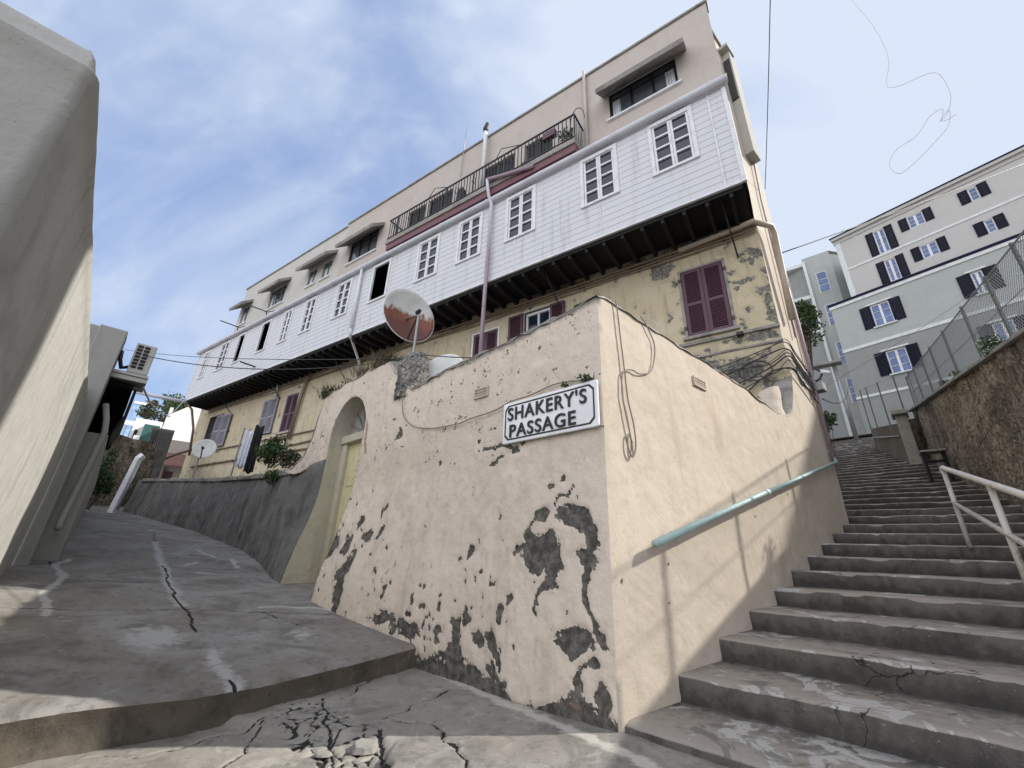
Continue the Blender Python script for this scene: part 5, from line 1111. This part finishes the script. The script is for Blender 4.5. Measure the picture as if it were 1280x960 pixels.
for i in range(24): s_ = -7 + i * 16 / 24; mb.hexa([ST(s_ + q, float(stz_(s_ + q)) + dz, o_) for q in (0, 16 / 24 - .01) for dz in (-.01, .05) for o_ in (-.33, .06)])
mb.build('coping', M['coping'], sw_, bevel=.01)
MB().box(ST, 8.6, 9.05, 1.5, 4.8, -.3, .34).build('end_pier', M['stone'], sw_, bevel=.03)
MB().box(ST, 8.7, 9.1, 1.5, 5.05, -.9, -.3).build('end_pier', M['stone'], sw_, bevel=.05)
pl = thing('pilaster', 'weathered grey rendered pilaster where the stone wall ends on the stairs', 'pilaster', polar(44.8, 19, 3))
pbox(44.35, 45.3, 18.9, 19.4, 2.6, 4.8).build('shaft', M['coping'], pl, bevel=.03); pbox(44.1, 45.4, 18.7, 19.5, 4.801, 4.95).build('cap', M['coping'], pl, bevel=.02)
lo = thing('parapet_wall', 'low dark parapet wall with a thin handrail beside the upper stairs', 'wall', polar(43, 22, 3.6))
mb = MB().hexa([(polar(a + da, r_, 0)[0], polar(a + da, r_, 0)[1], z) for (a, r_, z0, z1) in ((44.34, 19.05, 2.4, 4.56), (42.15, 24.2, 4.0, 5.7)) for da in (0, .9) for z in (z0, z1)])
mb.build('wall_body', M['brown_render'], lo)
MB().tube([polar(44.2, 19.2, 4.15), polar(42.05, 24, 5.25)], .03, 6).build('rail', M['steel'], lo, smooth=True)
fe = thing('chain_link_fence', 'sagging chain link fence on dark posts along the top of the stone wall', 'fence', ST(1, 2.9, -.1))
def ftop(s): return float(stz_(s)) + 1.17
for s_ in (-6.8, -5.5, -3.4, -2.1, -.44, 1.45, 3.2, 4.6, 6.3, 8.2): MB().tube([ST(s_, float(stz_(s_)) - .2, -.12), ST(s_, ftop(s_) + .04, -.12)], .026, 7).build('post', M['post_green'], fe)
MB().tube([ST(-6.8, ftop(-6.8), -.12), ST(8.2, ftop(8.2), -.12)], .012, 5).tube([ST(-6.8, float(stz_(-6.8)) + .08, -.12), ST(8.2, float(stz_(8.2)) + .08, -.12)], .008, 4).tube([ST(-6.8, float(stz_(-6.8)) + .6, -.12), ST(8.2, float(stz_(8.2)) + .6, -.12)], .006, 4).build('line_wire', M['mesh'], fe)
mb = MB(); H_ = 1.05; st_ = .085
for q in range(int(16.2 / st_)):
    a = -6.8 - H_ + q * st_
    for sgn in (1, -1):
        s0, s1 = (a, a + H_) if sgn > 0 else (a + H_, a)
        t0, t1 = 0.0, 1.0
        lo_, hi_ = -6.8, 8.2
        for (tt) in (0,): pass
        def cl_(s): return min(max(s, lo_), hi_)
        if max(s0, s1) <= lo_ or min(s0, s1) >= hi_: continue
        ta = (cl_(s0) - s0) / (s1 - s0); tb = (cl_(s1) - s0) / (s1 - s0)
        pts = []
        for t in (ta, tb): s = s0 + (s1 - s0) * t; pts.append(ST(s, float(stz_(s)) + .08 + t * 1.08, -.12 + .004 * sgn))
        mb.tube(pts, .0036, 3, cap=False)
mb.build('mesh', M['mesh'], fe)
f2 = thing('upper_fence', 'wire fence on dark posts above the parapet wall of the upper stairs', 'fence', polar(42.5, 24, 6))
FP = [(42.2, 24.3, 5.7, 7.6), (42.75, 23.2, 5.5, 7.35), (43.8, 21.6, 5.1, 6.95), (45.2, 20.0, 4.8, 6.55), (46.4, 18.7, 4.5, 6.2)]
for (x0, r_, zb, zt) in FP: MB().tube([polar(x0, r_, zb - .9), polar(x0, r_, zt)], .026, 6).build('post', M['post_green'], f2)
for dz in (.03, .6, 1.2): MB().tube([polar(a, r_, zt - dz) for a, r_, zb, zt in FP], .008, 4).build('line_wire', M['mesh'], f2)
rk = MB(); leaves(rk, ST(-1.6, float(stz_(-1.6)) + .15, -.05), .22, 170, .04, (1.2, .7, .8)); blades(rk, ST(-1.6, float(stz_(-1.6)), -.05), 40, .25, .2)
single(rk, 'weed', M['leaf'], 'green weed on top of the stone wall near the right edge of the photo', 'weed', 'weeds on the stone wall')
for s_, lb in ((1.1, 'small weed on the stone wall beside the middle fence posts'), (2.4, 'thin weed on the stone wall top further up the stairs')):
    rk = MB(); leaves(rk, ST(s_, float(stz_(s_)) + .1, -.02), .13, 80, .03, (1.2, .7, .8)); single(rk, 'weed', M['leaf'], lb, 'weed', 'weeds on the stone wall')
bench = thing('metal_ledge', 'narrow metal ledge on dark brackets at the foot of the stone wall', 'ledge', ST(4.5, 2.0, .3))
MB().box(ST, 4.3, 4.75, 2.82, 2.87, .08, .58).build('shelf', M['coping'], bench, bevel=.01)
for o_ in (.10, .50): MB().box(ST, 4.35, 4.7, 1.9, 2.819, o_, o_ + .05).build('bracket', M['dark_wood'], bench)
MB().box(ST, 4.45, 4.5, 2.55, 2.62, .151, .499).build('cross_bar', M['dark_wood'], bench)
# white railing on the stairs
rr = thing('stair_railing', 'chipped cream tubular railing with two bars on the lower stairs', 'railing', RW(5.42, .33, 1.57))
def rl_(t): return (5.42 - 1.94 * t, .33 - .49 * t, 1.57 + .40 * t)        # t=0 top post, t=1 second
def rp(t, h): u, z, v = rl_(t); return RW(u, z + h, v)
posts = [0, 1, 2.1, 3.2]
for t in posts: MB().tube([rp(t, -.08), rp(t, .93)], .027, 10).build('post', M['rail_white'], rr, smooth=True)
MB().tube([rp(-.02, .86), rp(-.015, .92), rp(.02, .945), rp(1, .945), rp(3.3, .945)], .033, 10).build('top_rail', M['rail_white'], rr, smooth=True)
MB().tube([rp(0, .47), rp(3.3, .47)], .027, 10).build('middle_rail', M['rail_white'], rr, smooth=True)
# lamp post with canopy on the upper stairs
up_ = thing('lamp_post', 'slim post with a small flat canopy and a camera at the top of the stairs', 'post', polar(40.8, 27.5, 6.3))
MB().tube([polar(40.8, 27.5, 6.0), polar(40.6, 27.5, 10.3)], .10, 8).build('shaft', M['steel'], up_, smooth=True); pbox(38.6, 41.4, 27.2, 27.8, 10.3, 10.45).build('canopy', M['coping'], up_, bevel=.03)
MB().tube([polar(38.8, 27, 10.1), polar(39.4, 26.8, 9.7), polar(39.0, 26.6, 9.3), polar(38.5, 26.6, 9.2)], .06, 8).build('camera_arm', M['black'], up_, smooth=True); MB().tube([polar(39.3, 26.7, 9.75), polar(40.1, 26.6, 9.55)], .11, 10).build('camera', M['white_paint'], up_, smooth=True)

# ------------------------------------------------------------------ grey apartment block
gbk = thing('apartment_block', 'grey apartment block with navy shutters up the hill on the right', 'building', GB(8, 7, -3))
def gw(uu, zz, holes, o, m): mb, _, _ = grid_wall(GB, uu, zz, holes, o, .14); mb.build('wall', M[m], gbk)
WU = [(3.33, 3.9, 19.13, 20.9), (5.07, 5.82, 19.97, 20.84), (3.36, 3.92, 16.92, 18.5), (5.12, 5.88, 17.58, 18.5), (7.85, 8.22, 19.97, 20.84), (7.88, 8.24, 17.58, 18.43)]
WU += [(u + 2.9, v + 2.9, a, b) for (u, v, a, b) in WU[4:]] + [(13.4, 14.2, 19.97, 20.84), (13.4, 14.2, 17.58, 18.43)]
WL = [(2.03, 2.97, 14.09, 15.6), (2.05, 3.0, 10.82, 12.3), (6.6, 7.05, 14.07, 15.45), (6.55, 7.3, 11.2, 12.2), (10.8, 11.6, 14.07, 15.45), (10.8, 11.6, 11.0, 12.2)]
UOFF = -.3
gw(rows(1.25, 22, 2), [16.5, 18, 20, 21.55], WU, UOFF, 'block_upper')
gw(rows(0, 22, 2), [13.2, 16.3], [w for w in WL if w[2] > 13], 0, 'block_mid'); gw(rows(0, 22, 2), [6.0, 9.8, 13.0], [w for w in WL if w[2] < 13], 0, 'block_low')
MB().box(GB, -.05, 22, 16.30, 16.52, -.5, .07).build('cornice', M['block_trim'], gbk); MB().box(GB, -.08, 22, 16.521, 16.70, -.5, .10).build('cornice_edge', M['navy'], gbk)
MB().box(GB, -.01, 22, 13.0, 13.2, -.3, .05).box(GB, -.01, 22, 9.72, 9.88, -.3, .04).box(GB, 1.24, 22, 18.93, 19.08, -.5, UOFF + .04).box(GB, 1.22, 1.52, 16.71, 21.5, -.6, UOFF + .03).build('string_course', M['block_trim'], gbk)
MB().box(GB, 1.1, 22, 21.551, 21.75, -3, UOFF + .22).box(GB, 1.15, 22, 21.3, 21.55, -.6, UOFF + .06).build('eaves', M['block_upper'], gbk); MB().box(GB, 1.05, 22, 21.751, 21.82, -3, UOFF + .28).build('roof_edge', M['navy'], gbk)
mb = MB().quad(GB(0, 6, 0), GB(0, 6, -10), GB(0, 16.4, -10), GB(0, 16.4, 0)).quad(GB(1.25, 16.4, UOFF), GB(1.25, 16.4, -10), GB(1.25, 21.6, -10), GB(1.25, 21.6, UOFF)).quad(GB(0, 16.45, 0), GB(22, 16.45, 0), GB(22, 16.45, -10), GB(0, 16.45, -10)).quad(GB(1.2, 21.7, -.4), GB(22, 21.7, -.4), GB(22, 21.7, -10), GB(1.2, 21.7, -10)); mb.build('end_walls', M['block_mid'], gbk)
def gwin(w, o, sw, tall=2, half=False):
    u0, u1, z0, z1 = w; f = MB(); b = .055
    f.box(GB, u0, u0 + b, z0, z1, o - .1, o - .04).box(GB, u1 - b, u1, z0, z1, o - .1, o - .04).box(GB, u0 + b + .0005, u1 - b - .0005, z1 - b, z1, o - .1, o - .04).box(GB, u0 + b + .0005, u1 - b - .0005, z0, z0 + b, o - .1, o - .04)
    if u1 - u0 > .45: f.box(GB, (u0 + u1) / 2 - .06, (u0 + u1) / 2 + .06, z0 + b, z1 - b, o - .1, o - .035)
    for q in range(1, 3): z = z0 + (z1 - z0) * q / 3; f.box(GB, u0 + b, u1 - b, z - .012, z + .012, o - .09, o - .05)
    o_ = f.build('window', M['white_paint'], gbk); MB().box(GB, u0 + .01, u1 - .01, z0 + .01, z1 - .01, o - .13, o - .085).build('pane', M['pane_blue'], o_)
    for a, b2 in ((u0 - sw, u0 - .01), (u1 + .01, u1 + sw)):
        s_ = MB().box(GB, a, a + .06, z0, z1 + .05, o + .01, o + .05).box(GB, b2 - .06, b2, z0, z1 + .05, o + .01, o + .05).box(GB, a + .06, b2 - .06, z0, z0 + .06, o + .01, o + .048).box(GB, a + .06, b2 - .06, z1 - .01, z1 + .05, o + .01, o + .048)
        n = int((z1 - z0) / .07)
        for q in range(n): z = z0 + .06 + (z1 - z0 - .08) * q / n; s_.hexa([GB(u, z + dz + dd, oo) for u in (a + .06, b2 - .06) for dz in (0, .012) for (oo, dd) in ((o + .012, .05), (o + .044, 0))])
        s_.build('shutter', M['navy'], gbk)
    if o == 0: MB().box(GB, u0 - .12, u1 + .12, z0 - .08, z0 - .002, o - .05, o + .13).build('window_sill', M['block_trim'], gbk); MB().box(GB, u0 - .2, u1 + .2, z1 + .06, z1 + .16, o - .02, o + .08).build('lintel', M['block_trim'], gbk)
for w in WU: gwin(w, UOFF, .42)
for w in WL: gwin(w, 0, .56)
tb = thing('stair_tower', 'grey green rendered tower with a column of small windows behind the corner of the block', 'building', polar(41.5, 37, 7))
ta, tb_, tc = np.array(polar(40.3, 36, 0)), np.array(polar(43.15, 36, 0)), np.array(polar(46.5, 38.5, 0)); td = np.array(polar(34, 40, 0)); tz = 23.0
mb = MB(); vq(ta, tb_, 6, tz, mb); vq(tb_, tc, 6, tz - .35, mb); mb.add([(*ta[:2], tz), (*tb_[:2], tz), (*tc[:2], tz - .35), (*polar(42, 46, 0)[:2], tz)], [(0, 1, 2, 3)]); mb.build('wall', M['block_mid'], tb)
ci = np.array(polar(39.2, 36.6, 0)); mb = MB(); vq(np.array(polar(36.5, 37.2, 0)), ta * 1.004, 6, 22.4, mb); mb.build('recessed_wall', M['block_low'], tb)
pbox(40.25, 40.55, 35.8, 36.1, 6, 22.6).build('corner_trim', M['block_trim'], tb)
for z in (22.35, 19.3, 16.3): pbox(38.2, 40.24, 36.0, 36.6, z, z + .3).build('band', M['block_trim'], tb)
for z in (19.55, 16.6, 13.4, 10.5):
    dr = unit(41.8); w = MB(); pn = MB()
    for q, (a0, a1) in enumerate(((0, .33), (.38, .62), (.67, 1.0))): pbox(41.38, 42.28, 35.93, 35.97, z + 1.7 * a0, z + 1.7 * a1, pn)
    w = pbox(41.28, 42.38, 35.96, 36.05, z - .07, z + 1.77).build('window', M['block_trim'], tb); pn.build('pane', M['pane_blue'], w)
pbox(41.9, 43.3, 35.4, 36.2, 6.4, 14.3).build('lower_block', M['block_low'], tb)

# house out on the right whose corner shades the near street
nb_ = thing('neighbour_house', 'tall plain house standing right of the photo beyond the stone wall', 'house', (14, 0, -1))
MB().wbox(9.6, 22, -9, 3.72, -1.5, 13.0).build('wall', M['cream_plaster'] if 0 else M['grey_plaster'], nb_)
pq = MB()
for z in (4, 8): pq.wbox(9.55, 9.598, -3, -1.8, z, z + 1.6)
pq.build('window', M['pane'], nb_)

# broken pieces of paving at the foot of the kerb
for k_, (x, y, r_, lb) in enumerate(((-.80, 3.14, .075, 'pale broken lump of concrete at the corner of the cracked paving'), (-1.12, 3.28, .045, 'small flat chip of concrete left of the pale lump'), (-1.02, 3.06, .05, 'flat oval chip of concrete in front of the pale lump'), (-1.3, 3.42, .04, 'small chip of concrete close to the kerb'))):
    mb = MB(); n1 = 9
    for i in range(n1): a_ = 2 * math.pi * i / n1; q = r_ * RNG.uniform(.8, 1.15); mb.v.append((x + q * math.cos(a_) * 1.25, y + q * math.sin(a_), -1.13))
    for i in range(n1): p_ = mb.v[i]; mb.v.append((x + (p_[0] - x) * .82, y + (p_[1] - y) * .82, -1.098 + .008 * RNG.random() - (.022 if k_ else 0)))
    mb.f = [(i, (i + 1) % n1, n1 + (i + 1) % n1, n1 + i) for i in range(n1)] + [tuple(range(n1, 2 * n1))]; mb.m = [0] * (n1 + 1)
    single(mb, 'concrete_chip', M['coping'], lb, 'rubble', 'broken pieces of paving', bevel=.008)
